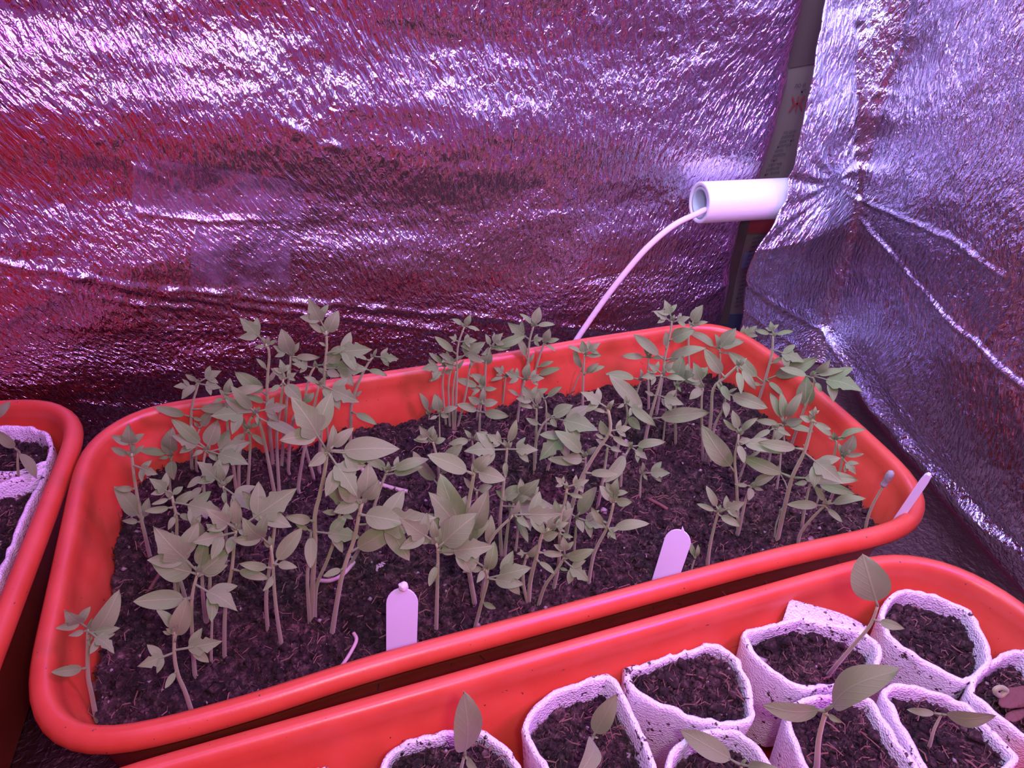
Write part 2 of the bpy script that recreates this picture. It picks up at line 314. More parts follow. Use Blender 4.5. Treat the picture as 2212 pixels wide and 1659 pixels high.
# pleats fanning from the corner crease
fan = np.arctan2(Bz-.20, A-.055); rad = np.hypot(A-.055, Bz-.20)
dis += .0011*np.sin(fan*16)*np.exp(-(rad/.06)**2)*np.clip(rad/.02, 0, 1)
RP = R.reshape(-1, 3); px = PX(RP); dis = dis.reshape(-1)
for poly, h, w in [
    ([(1618, 618), (1700, 672), (1780, 716)], .0040, 7), ([(1780, 716), (1830, 790), (1900, 870), (1990, 985), (2090, 1090), (2230, 1215)], .0052, 9),
    ([(1618, 680), (1650, 700), (1700, 735)], .0018, 5), ([(1700, 735), (1760, 790), (1830, 870), (1880, 925), (1920, 975)], .0020, 6), ([(1985, 1110), (2030, 1165), (2085, 1240)], .0028, 8),
    ([(1860, 470), (1885, 510), (1960, 600), (2050, 700), (2130, 765), (2230, 850)], .0024, 5),
    ([(1750, 385), (1830, 420), (1960, 475), (2050, 520), (2160, 595)], .0018, 7), ([(2212, 610), (2150, 700), (2110, 760), (2095, 880)], .0010, 4),
    ([(1850, 60), (1845, 240), (1855, 400), (1875, 450)], -.0035, 12), ([(1708, 385), (1780, 400), (1850, 420)], -.0022, 14),
    ([(1990, 0), (1940, 120), (1860, 250)], .0018, 10), ([(1715, 560), (1800, 600), (1860, 650)], .0018, 22), ([(1800, 640), (1805, 700), (1790, 716)], .0016, 10)]:
    wob = np.stack([3*fbm(px[:, 1]*.012, px[:, 0]*0+.3, 3, 13), 3*fbm(px[:, 0]*.012, px[:, 1]*0+.3, 3, 3)], -1)
    d = seg_dist(px+wob, poly); dis += (1.35*h if h > 0 else h)*tent(d, w*.85)*(.85+.3*vnoise(px[:, 0]*.03, px[:, 1]*.03, 8))
RP = RP+nr.reshape(-1, 3)*dis[:, None]; RP[:, 2] = np.maximum(RP[:, 2], .0015)
right = mesh_obj('wall_right', RP, grid_faces(ns_, nt_), M['foil_right'], uv=np.stack([A.ravel(), Bz.ravel()], 1)); tag(right, kind='structure')
m_ = right.modifiers.new('thick', 'SOLIDIFY'); m_.thickness = .0012; m_.offset = 1 if False else -1
fl = [(-.75, -.55, 0), (.62, -.55, 0), (.72, YB+.02, 0), (-.75, YB+.02, 0)]
n_ = 60; fv = []; fu = []
for i in range(n_):
    for j in range(n_):
        x = -.75+1.5*i/(n_-1); y = -.55+.87*j/(n_-1); fv.append((x, y, .0004*math.sin(x*60)*math.cos(y*50)-.0006)); fu.append((x, y))
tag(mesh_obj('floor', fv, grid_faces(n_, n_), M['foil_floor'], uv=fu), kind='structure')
# old newspaper behind the gap between the two foil sheets
np_root = tag(empty('newspaper', (.60, YB+.03, .0)), 'old newspaper strip with small print showing between the two foil sheets', 'newspaper')
yb = YB+.022
def quad(name, pxs, y, m, root, lab=None):
    vs = [V(x, y_, (0, y, 0), NB) for x, y_ in pxs]; n = len(vs); vs2 = [v+np.array([0, .0006, 0]) for v in vs]
    f = [tuple(range(n)), tuple(range(2*n-1, n-1, -1))]+[(i, n+i, n+(i+1) % n, (i+1) % n) for i in range(n)]
    o = mesh_obj(name, vs+vs2, f, m, smooth=False); place(o, root)
    if lab: o['label'] = lab
    return o
quad('newsprint_sheet', [(1700, -60), (1880, -60), (1790, 480), (1730, 720), (1480, 760), (1560, 500)], yb, M['paper'], np_root)
quad('dark_print_block', [(1700, -60), (1850, -60), (1800, 130), (1690, 150)], yb-.0012, M['print_and_shade'], np_root, 'dark brown photograph at the top')
quad('red_print_band', [(1560, 478), (1760, 472), (1740, 502), (1555, 504)], yb-.0012, M['ink_red'], np_root, 'red band')
quad('dark_print_block', [(1500, 682), (1680, 676), (1680, 740), (1500, 745)], yb-.0012, M['paper_dark'], np_root, 'dark blue block at the foot')
quad('painted_shade_block', [(1530, 470), (1622, 470), (1590, 600), (1572, 700), (1500, 700)], yb-.0014, M['print_and_shade'], np_root, 'painted dark shade beside the foil edge')  # dark sheet painted in for the shaded, curling side of the foil, not print
quad('blue_print_block', [(1608, 545), (1700, 540), (1690, 575), (1600, 580)], yb-.0010, M['ink_blue'], np_root, 'pale blue block')
def text(name, s_, pxp, h_px, m, bold=False):
    c = bpy.data.curves.new(name, 'FONT'); c.body = s_; p0 = V(pxp[0], pxp[1], (0, yb-.0018, 0), NB)
    c.size = 1.0; o = bpy.data.objects.new(name, c); COL.objects.link(o); dg = bpy.context.evaluated_depsgraph_get(); me = bpy.data.meshes.new_from_object(o.evaluated_get(dg))
    bpy.data.objects.remove(o); me.name = name
    k = h_px*np.linalg.norm(p0-CAM)/F*1.35
    me.transform(Matrix.Translation(Vector(p0)) @ Matrix.Rotation(math.radians(-4), 4, 'Y') @ Matrix.Rotation(math.pi/2, 4, 'X') @ Matrix.Scale(k, 4)); me.materials.clear(); me.materials.append(m)
    o = bpy.data.objects.new(name, me); COL.objects.link(o); return place(o, np_root)
text('headline_text', 'ЖО', (1702, 242), 27, M['ink_red'])['label'] = 'red headline letters'
text('small_heading_text', 'ло и', (1716, 190), 9, M['ink'])
text('small_heading_text', 'не', (1729, 201), 8, M['ink'])
rnd = random.Random(3)
words = ['ма кома', 'ны мала', 'номера', 'по дом', 'на это', 'кото', 'мы все', 'она', 'даже на', 'работа', 'своему', 'лет на']
for k in range(10):
    text('body_text', rnd.choice(words), (1694-k*4.6-2, 290+k*10.0), 6.5, M['ink'])
for k in range(17):
    text('body_text', rnd.choice(words), (1626-k*2.6, 518+k*9.2), 6.5, M['ink'])
# clear tape strips on the back sheet
def tape_strip(pxs, lab, off):
    c = [V(x, y, (0, YB-.003, 0), NB) for x, y in pxs]; n1, n2 = 40, 24; vs = []
    for i in range(n1):
        for j in range(n2):
            a, b = i/(n1-1), j/(n2-1); p = (c[0]*(1-a)+c[1]*a)*(1-b)+(c[3]*(1-a)+c[2]*a)*b
            X, Z = p[0], p[2]; ix = int(np.clip(round(((X+.42)/(np.interp(Z, ez, ex)+.42))**(1/.93)*(nx-1)), 3, nx-4)); iz = int(np.clip(round(Z/.40*(nz-1)), 3, nz-4))
            vs.append((X, P2[ix-2:ix+3, iz-2:iz+3, 1].min()-off, Z))
    tag(mesh_obj('clear_tape', vs, grid_faces(n1, n2), M['tape']), lab, 'tape', 'clear tape on the foil')
tape_strip([(288, 338), (664, 398), (650, 482), (284, 462)], 'upper clear tape strip, wrinkled, stuck on the back foil', .0006)
tape_strip([(415, 492), (628, 500), (627, 628), (410, 615)], 'lower clear tape patch with sharp right edge on the back foil', .0012)
# ================================================================ trays
ZR = .090
PROFILE = [(.022, -.0885), (.0205, -.086), (.0145, -.034), (.0130, -.031), (.0130, -.019), (.0112, -.017), (.0102, -.0108), (.0088, -.0096), (.0026, -.0104), (.0007, -.0098), (.0, -.0076),
           (.0005, -.0046), (.0022, -.0018), (.0046, -.0003), (.0070, -.0001), (.0092, -.0014), (.0106, -.0042), (.0117, -.010), (.0130, -.019), (.0150, -.0215), (.0195, -.060), (.0225, -.078), (.026, -.082)]
def tray(outline, label, extra=None):
    O = resample(np.asarray(outline)[:, :2], 160)
    for _ in range(6): O = .5*O+.25*(np.roll(O, 1, 0)+np.roll(O, -1, 0))
    T = np.roll(O, -1, 0)-np.roll(O, 1, 0); T /= np.linalg.norm(T, axis=1)[:, None]; inn = np.stack([-T[:, 1], T[:, 0]], 1)
    cen = O.mean(0)
    if ((cen-O)*inn).sum() < 0: inn = -inn
    vs = []; m = len(PROFILE)
    for i in range(160):
        for a, z in PROFILE: q = O[i]+inn[i]*a; vs.append((q[0], q[1], ZR+z))
    f = grid_faces(160, m, True)
    f.append(tuple(i*m for i in range(160))); f.append(tuple(i*m+m-1 for i in range(160))[::-1])
    o = mesh_obj('seed_tray', vs, f, M['plastic']); tag(o, label, 'tray', 'red plastic seed trays')
    return o, O, inn
near = [(84, 1600), (122, 1632), (175, 1650), (240, 1646), (329, 1625), (560, 1560), (800, 1479), (1150, 1382), (1500, 1284), (1700, 1230), (1848, 1197), (1949, 1172), (1992, 1143)]
side_r = [(2006, 1103), (2000, 1067), (1982, 1043), (1937, 998), (1863, 930)]
far = [(1806, 873), (1730, 809), (1680, 768), (1642, 742), (1599, 713), (1553, 701), (1515, 697), (1452, 703), (1376, 715), (1245, 735), (992, 780), (760, 814), (583, 840), (405, 864), (329, 875), (291, 888), (243, 914)]
side_l = [(210, 939), (185, 962), (162, 997), (134, 1124), (109, 1235), (84, 1349), (61, 1443), (51, 1506), (59, 1556)]
def outl():
    pts = [U(x, y, ZR-.0105) for x, y in near]+[U(x, y, ZR-.007) for x, y in side_r]
    fr = [U(x, y, ZR-.0005) for x, y in far]; c = np.array([.25, .12, 0])
    for p in fr: d = (p-c); d[2] = 0; d[0] *= .35; d /= np.linalg.norm(d); pts.append(p+d*.0055)
    pts += [U(x, y, ZR-.006) for x, y in side_l]
    return np.array(pts)
T1, O1, I1 = tray(catmull(outl()[:, :2], 6, True), 'large red plastic tray crowded with tomato seedlings, in the middle')
def rounded(cx, cy, W, Lh, ang, r):
    pts = []; c, s_ = math.cos(ang), math.sin(ang)
    for (sx, sy, a0) in ((1, 1, 0), (-1, 1, 90), (-1, -1, 180), (1, -1, 270)):
        for k in range(13):
            a = math.radians(a0+k*7.5); x = sx*(W/2-r)+r*math.cos(a); y = sy*(Lh/2-r)+r*math.sin(a)
            pts.append((cx+c*x-s_*y, cy+s_*x+c*y))
    return np.array(pts)
# front tray: its far edge runs just in front of the middle tray
fa, fb = U(800, 1511, ZR), U(1700, 1256, ZR); ang3 = math.atan2(fb[1]-fa[1], fb[0]-fa[0])
dirx = np.array([math.cos(ang3), math.sin(ang3)]); diry = np.array([-dirx[1], dirx[0]])
rr = U(2212, 1303, ZR); xr = (rr[:2]-fa[:2])@dirx+.006
W3, L3 = .515, .255
c3 = fa[:2]+dirx*(xr-W3/2)-diry*(L3/2-.005)
T3, O3, I3 = tray(rounded(c3[0], c3[1], W3, L3, ang3, .062), 'red plastic tray of white foam pots in the front right')
# left tray, turned the other way: its long side runs beside the middle tray
la, lb = U(176, 965, ZR-.006), U(20, 1395, ZR-.008); ang2 = math.atan2(la[1]-lb[1], la[0]-lb[0])
dy2 = np.array([math.cos(ang2), math.sin(ang2)]); dx2 = np.array([dy2[1], -dy2[0]])
top2 = U(60, 861, ZR); yt = (top2[:2]-lb[:2])@dy2+.006
c2 = lb[:2]+dy2*(yt-W3/2)-dx2*(.255/2)
T2, O2, I2 = tray(rounded(c2[0], c2[1], W3, .255, ang2, .048), 'red plastic tray cut off by the left edge of the picture')
# ================================================================ soil
def inside(P_, poly):
    x, y = P_[:, 0], P_[:, 1]; c = np.zeros(len(P_), bool); q = np.roll(poly, -1, 0)
    for (x1, y1), (x2, y2) in zip(poly, q):
        if y1 == y2: continue
        c ^= ((y1 > y) != (y2 > y)) & (x < (x2-x1)*(y-y1)/(y2-y1)+x1)
    return c
def soil_h(x, y, z0, amp):
    n = fbm(x*42, y*42, 5, 71); n2 = np.abs(fbm(x*95, y*95, 4, 91)); big = fbm(x*14, y*14, 2, 21)
    return z0+amp*(.42*n+.45*big-.70*n2+.12*vnoise(x*900, y*900, 44)+.10*vnoise(x*1500, y*1500, 45))
def soil_patch(name, poly, z0, amp, step, label, root=None, edge_up=0.0, crumbs=0, seed=0, cat='soil', kind='stuff'):
    poly = np.asarray(poly)[:, :2]; mn = poly.min(0); mx_ = poly.max(0)
    xs = np.arange(mn[0], mx_[0], step); ys = np.arange(mn[1], mx_[1], step)
    X, Y = np.meshgrid(xs, ys, indexing='ij'); jx = step*.4*vnoise(X*2000, Y*2000, 5); Pq = np.stack([X.ravel(), Y.ravel()], 1)
    ins = inside(Pq, poly).reshape(X.shape); Z = soil_h(X, Y, z0, amp)
    if edge_up:
        d = np.full(X.size, 1e9)
        sp = resample(poly, 60)
        for p in sp: d = np.minimum(d, np.hypot(Pq[:, 0]-p[0], Pq[:, 1]-p[1]))
        Z = Z+edge_up*np.exp(-(d.reshape(X.shape)/.008))
    idx = -np.ones(X.shape, int); k = 0; vs = []
    use = np.zeros(X.shape, bool); cell = ins[:-1, :-1] & ins[1:, :-1] & ins[:-1, 1:] & ins[1:, 1:]
    use[:-1, :-1] |= cell; use[1:, :-1] |= cell; use[:-1, 1:] |= cell; use[1:, 1:] |= cell
    idx[use] = np.arange(use.sum()); vs = [tuple(v) for v in np.stack([(X+jx)[use], (Y+jx)[use], Z[use]], 1)]
    f = [(idx[i, j], idx[i+1, j], idx[i+1, j+1], idx[i, j+1]) for i, j in zip(*np.nonzero(cell))]
    rn = random.Random(seed); b0 = len(vs)
    cand = np.argwhere(cell); special = []
    for _ in range(crumbs):                        # crumbs and curled fibres lying on the surface
        i, j = cand[rn.randrange(len(cand))]; c = np.array([X[i, j], Y[i, j], Z[i, j]])
        if rn.random() < .62:
            r0 = rn.uniform(.0006, .0019) if rn.random() < .95 else rn.uniform(.0022, .0042)
            b = len(vs)
            for sx, sy, sz in ((1, 0, 0), (-1, 0, 0), (0, 1, 0), (0, -1, 0), (0, 0, 1), (0, 0, -1)):
                vs.append(tuple(c+r0*np.array([sx*rn.uniform(.6, 1.3), sy*rn.uniform(.6, 1.3), sz*rn.uniform(.5, 1.)+.3])))
            if rn.random() < .02: special += [(len(f)+q_, 2) for q_ in range(8)]
            f += [(b, b+2, b+4), (b+2, b+1, b+4), (b+1, b+3, b+4), (b+3, b, b+4), (b+2, b, b+5), (b+1, b+2, b+5), (b+3, b+1, b+5), (b, b+3, b+5)]
        else:
            ln = rn.uniform(.003, .009); a = rn.uniform(0, 6.28); a2 = a+rn.uniform(-1.4, 1.4); w = rn.uniform(.00012, .00026)
            p0 = c+np.array([0, 0, .0005]); p1 = p0+ln*.5*np.array([math.cos(a), math.sin(a), rn.uniform(.1, .7)]); p2 = p1+ln*.5*np.array([math.cos(a2), math.sin(a2), rn.uniform(-.6, .3)])
            b = len(vs)
            for p in (p0, p1, p2): vs += [tuple(p+np.array([-w*math.sin(a), w*math.cos(a), w])), tuple(p-np.array([-w*math.sin(a), w*math.cos(a), w]))]
            if rn.random() < .4: special += [(len(f), 1), (len(f)+1, 1)]
            f += [(b, b+1, b+3, b+2), (b+2, b+3, b+5, b+4)]
    o = mesh_obj(name, vs, f, [M['soil'], M['fibre'], M['grit']])
    for q_, m_i in special: o.data.polygons[q_].material_index = m_i
    if root is not None: place(o, root); o['kind'] = 'stuff'
    else: tag(o, label, cat, kind='stuff')
    return o
ZS = .051
soil_patch('potting_soil', O1+I1*.0182, ZS, .0088, .0016, 'dark fibrous peat soil filling the middle tray', crumbs=20000, seed=1)
# ================================================================ foam pots
def foam_pot(pxs, zr, label, seed=0, tr=None, flap=None, soil_drop=.004, edge_up=.0, h=None, wall=.0032):
    rn = random.Random(seed); O = np.array([U(x, y, zr)[:2] for x, y in pxs]); O = resample(catmull(O, 8, True), 120)
    for _ in range(3): O = .5*O+.25*(np.roll(O, 1, 0)+np.roll(O, -1, 0))
    if tr is not None:                             # keep the pot inside its tray
        wallp = tr[0]+tr[1]*.0185
        ins = inside(O, wallp)
        for i in np.nonzero(~ins)[0]: O[i] = wallp[np.argmin(np.hypot(*(wallp-O[i]).T))]
        for _ in range(3): O = .5*O+.25*(np.roll(O, 1, 0)+np.roll(O, -1, 0))
    cen = O.mean(0); root = empty('foam_pot', (cen[0], cen[1], .013))
    T = np.roll(O, -1, 0)-np.roll(O, 1, 0); T /= np.linalg.norm(T, axis=1)[:, None]; inn = np.stack([-T[:, 1], T[:, 0]], 1)
    if ((cen-O)*inn).sum() < 0: inn = -inn
    zt = zr-.013; prof = [(.006, -zt+.0), (.003, -zt*.6), (.0008, -.012), (0, -.003), (.0004, -.0006), (wall*.5, .0), (wall-.0004, -.0006), (wall, -.003), (wall+.0008, -.012), (wall+.003, -zt*.6), (wall+.006, -zt+.0)]
    vs = []; uvs = []
    for i in range(120):
        wv = .0008*math.sin(i/120*2*math.pi*2+seed)+.0010*float(vnoise(np.array(i*.22), np.array(seed*1.7), 3))
        for a, z in prof:
            wb = .0007*float(vnoise(np.array(i*.35+a*100), np.array(z*140+seed), 6)); zz_ = zr+z+(wv if z > -.02 else 0)
            q = O[i]+inn[i]*(a+wb); vs.append((q[0], q[1], zz_))
    place(mesh_obj('foam_wall', vs, grid_faces(120, len(prof), True), M['foam']), root)
    if flap:                                       # overlapping end of the rolled sheet standing proud
        a = np.array([U(x, y, zr+.003) for x, y in flap[0]]); b = np.array([U(x, y, zr-.004) for x, y in flap[1]]); a = catmull(a, 8); b = catmull(b, 8)
        n = len(a); fv = []
        for k in range(n):
            for t in np.linspace(0, 1, 6): fv.append(a[k]*(1-t)+b[k]*t+np.array([0, 0, -.004*t*t]))
        m0 = len(fv); fv += [v-np.array([0, 0, .002]) for v in fv]
        g = grid_faces(n, 6); f = g+[tuple(m0+q for q in q_[::-1]) for q_ in g]
        rim = [i*6 for i in range(n)]+[(n-1)*6+j for j in range(1, 6)]+[i*6+5 for i in range(n-2, -1, -1)]+[j for j in range(4, 0, -1)]
        f += [(rim[k], rim[(k+1) % len(rim)], m0+rim[(k+1) % len(rim)], m0+rim[k]) for k in range(len(rim))]
        place(mesh_obj('overlap_flap', fv, f, M['foam']), root)
    soil_patch('soil', O+inn*(wall+.0006), zr-soil_drop-.003, .0042, .0012, None, root=root, edge_up=edge_up, crumbs=650, seed=seed+5)
    tag(root, label, 'pot', 'white foam sheet pots'); return root
ZP = .079
POTS = [
 ([(1908, 1300), (1945, 1270), (1990, 1258), (2050, 1272), (2095, 1310), (2125, 1360), (2142, 1410), (2138, 1440), (2095, 1475), (2070, 1468), (1990, 1425), (1930, 1385), (1905, 1345)], 'round foam pot of bare soil nearest the far corner of the front tray', .007),
 ([(1600, 1375), (1612, 1345), (1650, 1328), (1700, 1322), (1770, 1335), (1850, 1358), (1900, 1388), (1905, 1425), (1895, 1455), (1850, 1476), (1760, 1488), (1720, 1486), (1660, 1450), (1625, 1412)], 'foam pot with a loose sheet end sticking up, holding the tallest pepper seedling', .008),
 ([(1350, 1465), (1355, 1430), (1400, 1400), (1470, 1385), (1540, 1390), (1588, 1410), (1612, 1450), (1630, 1510), (1632, 1552), (1600, 1566), (1500, 1556), (1430, 1530), (1370, 1500)], 'foam pot heaped to the brim with bare soil against the tray wall', .001),
 ([(1128, 1570), (1150, 1525), (1200, 1484), (1260, 1455), (1305, 1452), (1340, 1480), (1372, 1540), (1405, 1610), (1420, 1660), (1400, 1690), (1300, 1710), (1200, 1690), (1160, 1640)], 'foam pot with a high arched rim and a two-leaved seedling, left of the heaped pot', .009),
 ([(818, 1660), (830, 1625), (880, 1594), (960, 1578), (1040, 1575), (1088, 1600), (1122, 1640), (1135, 1690), (1100, 1740), (1000, 1760), (880, 1740), (830, 1700)], 'leftmost foam pot with a seedling, its soil level with the rim', .002),
 ([(1438, 1665), (1445, 1625), (1490, 1584), (1560, 1570), (1620, 1588), (1665, 1640), (1680, 1700), (1650, 1760), (1560, 1780), (1480, 1750)], 'foam pot cut off by the bottom edge, with a doubled curled rim', .008),
 ([(1695, 1535), (1722, 1510), (1800, 1494), (1880, 1498), (1905, 1535), (1945, 1600), (1990, 1660), (1975, 1700), (1880, 1720), (1760, 1710), (1738, 1660), (1705, 1580)], 'foam pot with the wide-leaved pepper seedling at the bottom edge', .006),
 ([(1905, 1490), (1940, 1474), (2010, 1484), (2085, 1512), (2145, 1572), (2200, 1630), (2190, 1660), (2120, 1700), (2020, 1690), (1962, 1600), (1918, 1530)], 'foam pot with a small seedling in the bottom right corner', .006),
 ([(2092, 1490), (2106, 1452), (2150, 1415), (2200, 1398), (2260, 1402), (2330, 1450), (2350, 1540), (2300, 1600), (2230, 1600), (2155, 1552), (2108, 1512)], 'foam pot at the right edge with a chip of bark on its soil', .006),
 ([(640, 1690), (662, 1664), (690, 1654), (720, 1664), (745, 1690), (760, 1740), (690, 1780), (630, 1740)], 'foam pot of which only the rim tip shows at the bottom edge', .008)]
for k, (pxs, lab, drop) in enumerate(POTS):
    flap = None
    if k == 1: flap = ([(1706, 1294), (1760, 1308), (1820, 1326), (1872, 1352)], [(1690, 1345), (1750, 1352), (1810, 1366), (1865, 1392)])
    foam_pot(pxs, ZP, lab, seed=k+1, flap=flap, soil_drop=drop, tr=(O3, I3), edge_up=.0 if drop < .005 else .002)
foam_pot([(-90, 930), (-20, 908), (40, 904), (88, 914), (113, 945), (117, 982), (98, 1002), (50, 1016), (0, 1026), (-70, 1010)], ZP, 'round foam pot at the far end of the left tray', seed=31, tr=(O2, I2), soil_drop=.007, edge_up=.002)
foam_pot([(-80, 1062), (0, 1040), (60, 1022), (113, 998), (108, 1026), (72, 1110), (34, 1190), (-5, 1255), (-60, 1280), (-110, 1180)], ZP, 'squashed foam pot lying along the right wall of the left tray', seed=33, tr=(O2, I2), soil_drop=.008, edge_up=.001)
# ================================================================ labels, pipe, cable
def plate(name, px_list, base_px, lean, thick, m, label, zs, toward=(0, -1, 0)):
    base = U(*base_px, zs); n = np.array(toward, float); n /= np.linalg.norm(n)
    vs = [V(x, y, base, n) for x, y in px_list]; k = len(vs); nn = -n*thick; vs2 = [v+nn for v in vs]
    f = [tuple(range(k)), tuple(range(2*k-1, k-1, -1))]+[(i, k+i, k+(i+1) % k, (i+1) % k) for i in range(k)]
    root = empty('plant_label', base); o = mesh_obj('tag_plate', vs+vs2, f, m, smooth=False); place(o, root)
    b = o.modifiers.new('b', 'BEVEL'); b.width = .0002; b.segments = 2
    return root, base, n
hc = np.array([CAM[0]-.22, CAM[1]-.03, 0]); hc /= np.linalg.norm(hc)
arc = [(834+34.5-34.5*math.cos(math.radians(a)), 1304-33*math.sin(math.radians(a))) for a in range(0, 181, 15)]
r1, b1, n1 = plate('plant_label', [(834, 1432)]+arc+[(899, 1424)], (866, 1424), 0, .0008, M['label'], '', ZS, toward=(hc[0], hc[1], .28))
tag(r1, 'upright white plant label with a glue blob on top, nearest the picture centre bottom', 'plant label', 'white plant labels')
def blob(name, c, r, m, seed, sq=(1, 1, 1), sub=3):
    bm = bmesh.new(); bmesh.ops.create_icosphere(bm, subdivisions=sub, radius=1); from mathutils import noise
    for v in bm.verts:
        k = 1+.28*noise.noise(v.co*1.7+Vector((seed, 0, 0))); v.co = Vector((v.co.x*sq[0], v.co.y*sq[1], v.co.z*sq[2]))*r*k+Vector(c)
    me = bpy.data.meshes.new(name); bm.to_mesh(me); bm.free(); me.polygons.foreach_set('use_smooth', [True]*len(me.polygons)); me.materials.append(m)
    o = bpy.data.objects.new(name, me); COL.objects.link(o); return o
place(blob('glue_blob', V(871, 1267, b1, n1), .0027, M['blob'], 3, (1, .8, .9)), r1)
c, s_ = math.cos(math.radians(17)), math.sin(math.radians(17))
pts = []
for x, y in [(-29, 112)]+[(-29*math.cos(math.radians(a)), -28*math.sin(math.radians(a))) for a in range(0, 181, 15)]+[(25, 100)]: pts.append((1463+c*x-s_*y, 1172+s_*x+c*y))
pts.insert(8, (1474, 1137)); pts = [p for p in pts]
hc2 = np.array([CAM[0]-.33, CAM[1]-.03, 0]); hc2 /= np.linalg.norm(hc2)
r2, b2, n2 = plate('plant_label', pts, (1436, 1266), 0, .0008, M['label'], '', ZS, toward=(hc2[0], hc2[1], .25))
tag(r2, 'white plant label leaning to the right beside a tiny sprout', 'plant label', 'white plant labels')
A3, B3 = U(1908, 1168, .060), V(2007, 1024, U(1985, 1100, ZR), NB); d3 = B3-A3; d3 /= np.linalg.norm(d3); side = np.cross(d3, (CAM-A3)); side /= np.linalg.norm(side); bk = np.cross(side, d3)
vs = []
for t, w in ((0, .0022), (.1, .0022), (.9, .0023), (.97, .0018), (1, .0008)):
    p = A3+(B3-A3)*t
    for a, b in ((-1, -1), (1, -1), (1, 1), (-1, 1)): vs.append(p+side*w*a+bk*b*.0016+0)
f = [(i*4+k, i*4+(k+1) % 4, (i+1)*4+(k+1) % 4, (i+1)*4+k) for i in range(4) for k in range(4)]+[(3, 2, 1, 0), (16, 17, 18, 19)]
tag(mesh_obj('plant_label', vs, f, M['label'], smooth=False), 'white plant label seen edge-on, leaning over the right corner of the middle tray', 'plant label', 'white plant labels')
# pipe poking from behind the foil strip
root = empty('plastic_pipe', V(1512, 436, (0, .280, 0), NB)); E0 = V(1510, 438, (0, .280, 0), NB); ax = np.array([.985, -.06, -.012]); ax /= np.linalg.norm(ax)
def ring_obj(name, prof, m, root):                 # lathe about the pipe axis: (distance along axis, radius)
    a = np.cross(ax, [0, 0, 1.]); a /= np.linalg.norm(a); b = np.cross(ax, a); vs = []; n = 56
    for k in range(n):
        th = 2*math.pi*k/n
        for t, r in prof: vs.append(E0+ax*t+r*(a*math.cos(th)+b*math.sin(th)))
    return place(mesh_obj(name, vs, grid_faces(n, len(prof), True), m), root)
Rp = .0166
ring_obj('outer_tube', [(.092, Rp), (.0006, Rp), (.0001, Rp-.0004), (0, Rp-.0010), (0, Rp-.0030), (.0004, Rp-.0033), (.0060, Rp-.0035), (.092, Rp-.0035)], M['pipe'], root)
ring_obj('inner_tube', [(.091, Rp-.0038), (.0012, Rp-.0038), (.0006, Rp-.0042), (.0006, Rp-.0062), (.0016, Rp-.0066), (.091, Rp-.0070)], M['pipe_inner'], root)
tag(root, 'short white plastic pipe poking out from behind the foil by the newspaper gap', 'pipe')
cp = [V(1590, 446, (0, .272, 0), NB)]+[V(x, y, (0, yy, 0), NB) for x, y, yy in ((1530, 452, .271), (1505, 462, .266), (1455, 487, .262), (1400, 533, .262), (1350, 590, .264), (1300, 655, .266), (1248, 730, .268), (1210, 790, .270))]
cp += [np.array([cp[-1][0]-.02, .272, .02])]
cc = catmull(cp, 10); v_, f_, u_ = tube(cc, [.0024]*len(cc), 10)
tag(mesh_obj('power_cable', v_, f_, M['cable'], uv=u_), 'white cable curving from the pipe down behind the middle tray', 'cable')
# ================================================================ plants
def blade(A, B, nrm, wfrac, kind, bow=.08, fold=.16, rows=None, cols=7, seed=0, twist=0):
    """leaf blade from A (base) to B (tip) as a thin curved sheet; returns verts, faces, uvs"""
    rows = rows or (24 if kind == 'lobed' else 12)
    A = np.asarray(A, float); B = np.asarray(B, float); d = B-A; Ln = np.linalg.norm(d); d = d/Ln
    n = nrm-d*(nrm@d); n /= np.linalg.norm(n)+1e-9; s = np.cross(d, n)
    if twist: n, s = n*math.cos(twist)+s*math.sin(twist), s*math.cos(twist)-n*math.sin(twist)
    rn = random.Random(seed); ph = rn.uniform(0, 6)
    vs = []; uv = []
    for i in range(rows+1):
        t = i/rows
        if kind == 'cot': w = t**.62*(1-t)**.82/.372
        elif kind == 'ovate': w = t**.60*(1-t)**.95/.347
        elif kind == 'lobed':
            w = t**.58*(1-t)**1.12/.317
            for c0, a0, hw in ((.29, .22, .13), (.43, -.20, .08), (.53, .14, .09), (.70, -.08, .06)):
                q_ = min(1, abs(t-c0)/hw); w *= 1+a0*(.5+.5*math.cos(math.pi*q_))
        else: w = math.sin(math.pi*t**.7)**.9
        if i in (0, rows): w = .0 if i else .04
        w *= wfrac*Ln*.5*1.08
        up = bow*Ln*math.sin(math.pi*min(1, t*1.05))-.10*bow*Ln*t
        for j in range(cols):
            u = (j/(cols-1))*2-1; jag = 1
            if kind == 'lobed' and abs(u) == 1: jag = 1+.025*math.sin(t*30+ph)
            q = A+d*Ln*(t+(.03*(abs(u)**1.3) if kind == 'lobed' else 0)*math.sin(math.pi*t))+s*u*w*jag*(.98)+n*(up+fold*w*(abs(u)**1.4)+.035*Ln*math.sin(t*7+ph+u*1.5)*abs(u)*t)
            vs.append(q); uv.append((.5+.5*u*(w/(wfrac*Ln*.54+1e-9)), t))
    return vs, grid_faces(rows+1, cols), uv
def merge(parts):
    V_, F_, UV_ = [], [], []
    for v, f, u in parts:
        b = len(V_); V_ += list(v); F_ += [tuple(b+i for i in q) for q in f]; UV_ += list(u)
    return V_, F_, UV_
def poly_at(P, L_, t):
    x = t*L_[-1]; return np.array([np.interp(x, L_, P[:, k]) for k in range(3)])
SIZE = {'C': (.30, 'cot'), 'B': (.38, 'cot'), 'N': (.24, 'cot'), 'O': (.54, 'ovate'), 'S': (.40, 'ovate'), 'P': (.66, 'cot'), 'Q': (.34, 'cot'), 'W': (.33, 'cot')}
nseed = [0]
LS = 1.12
def A_px(A): return PX(np.asarray(A)[None])[0]
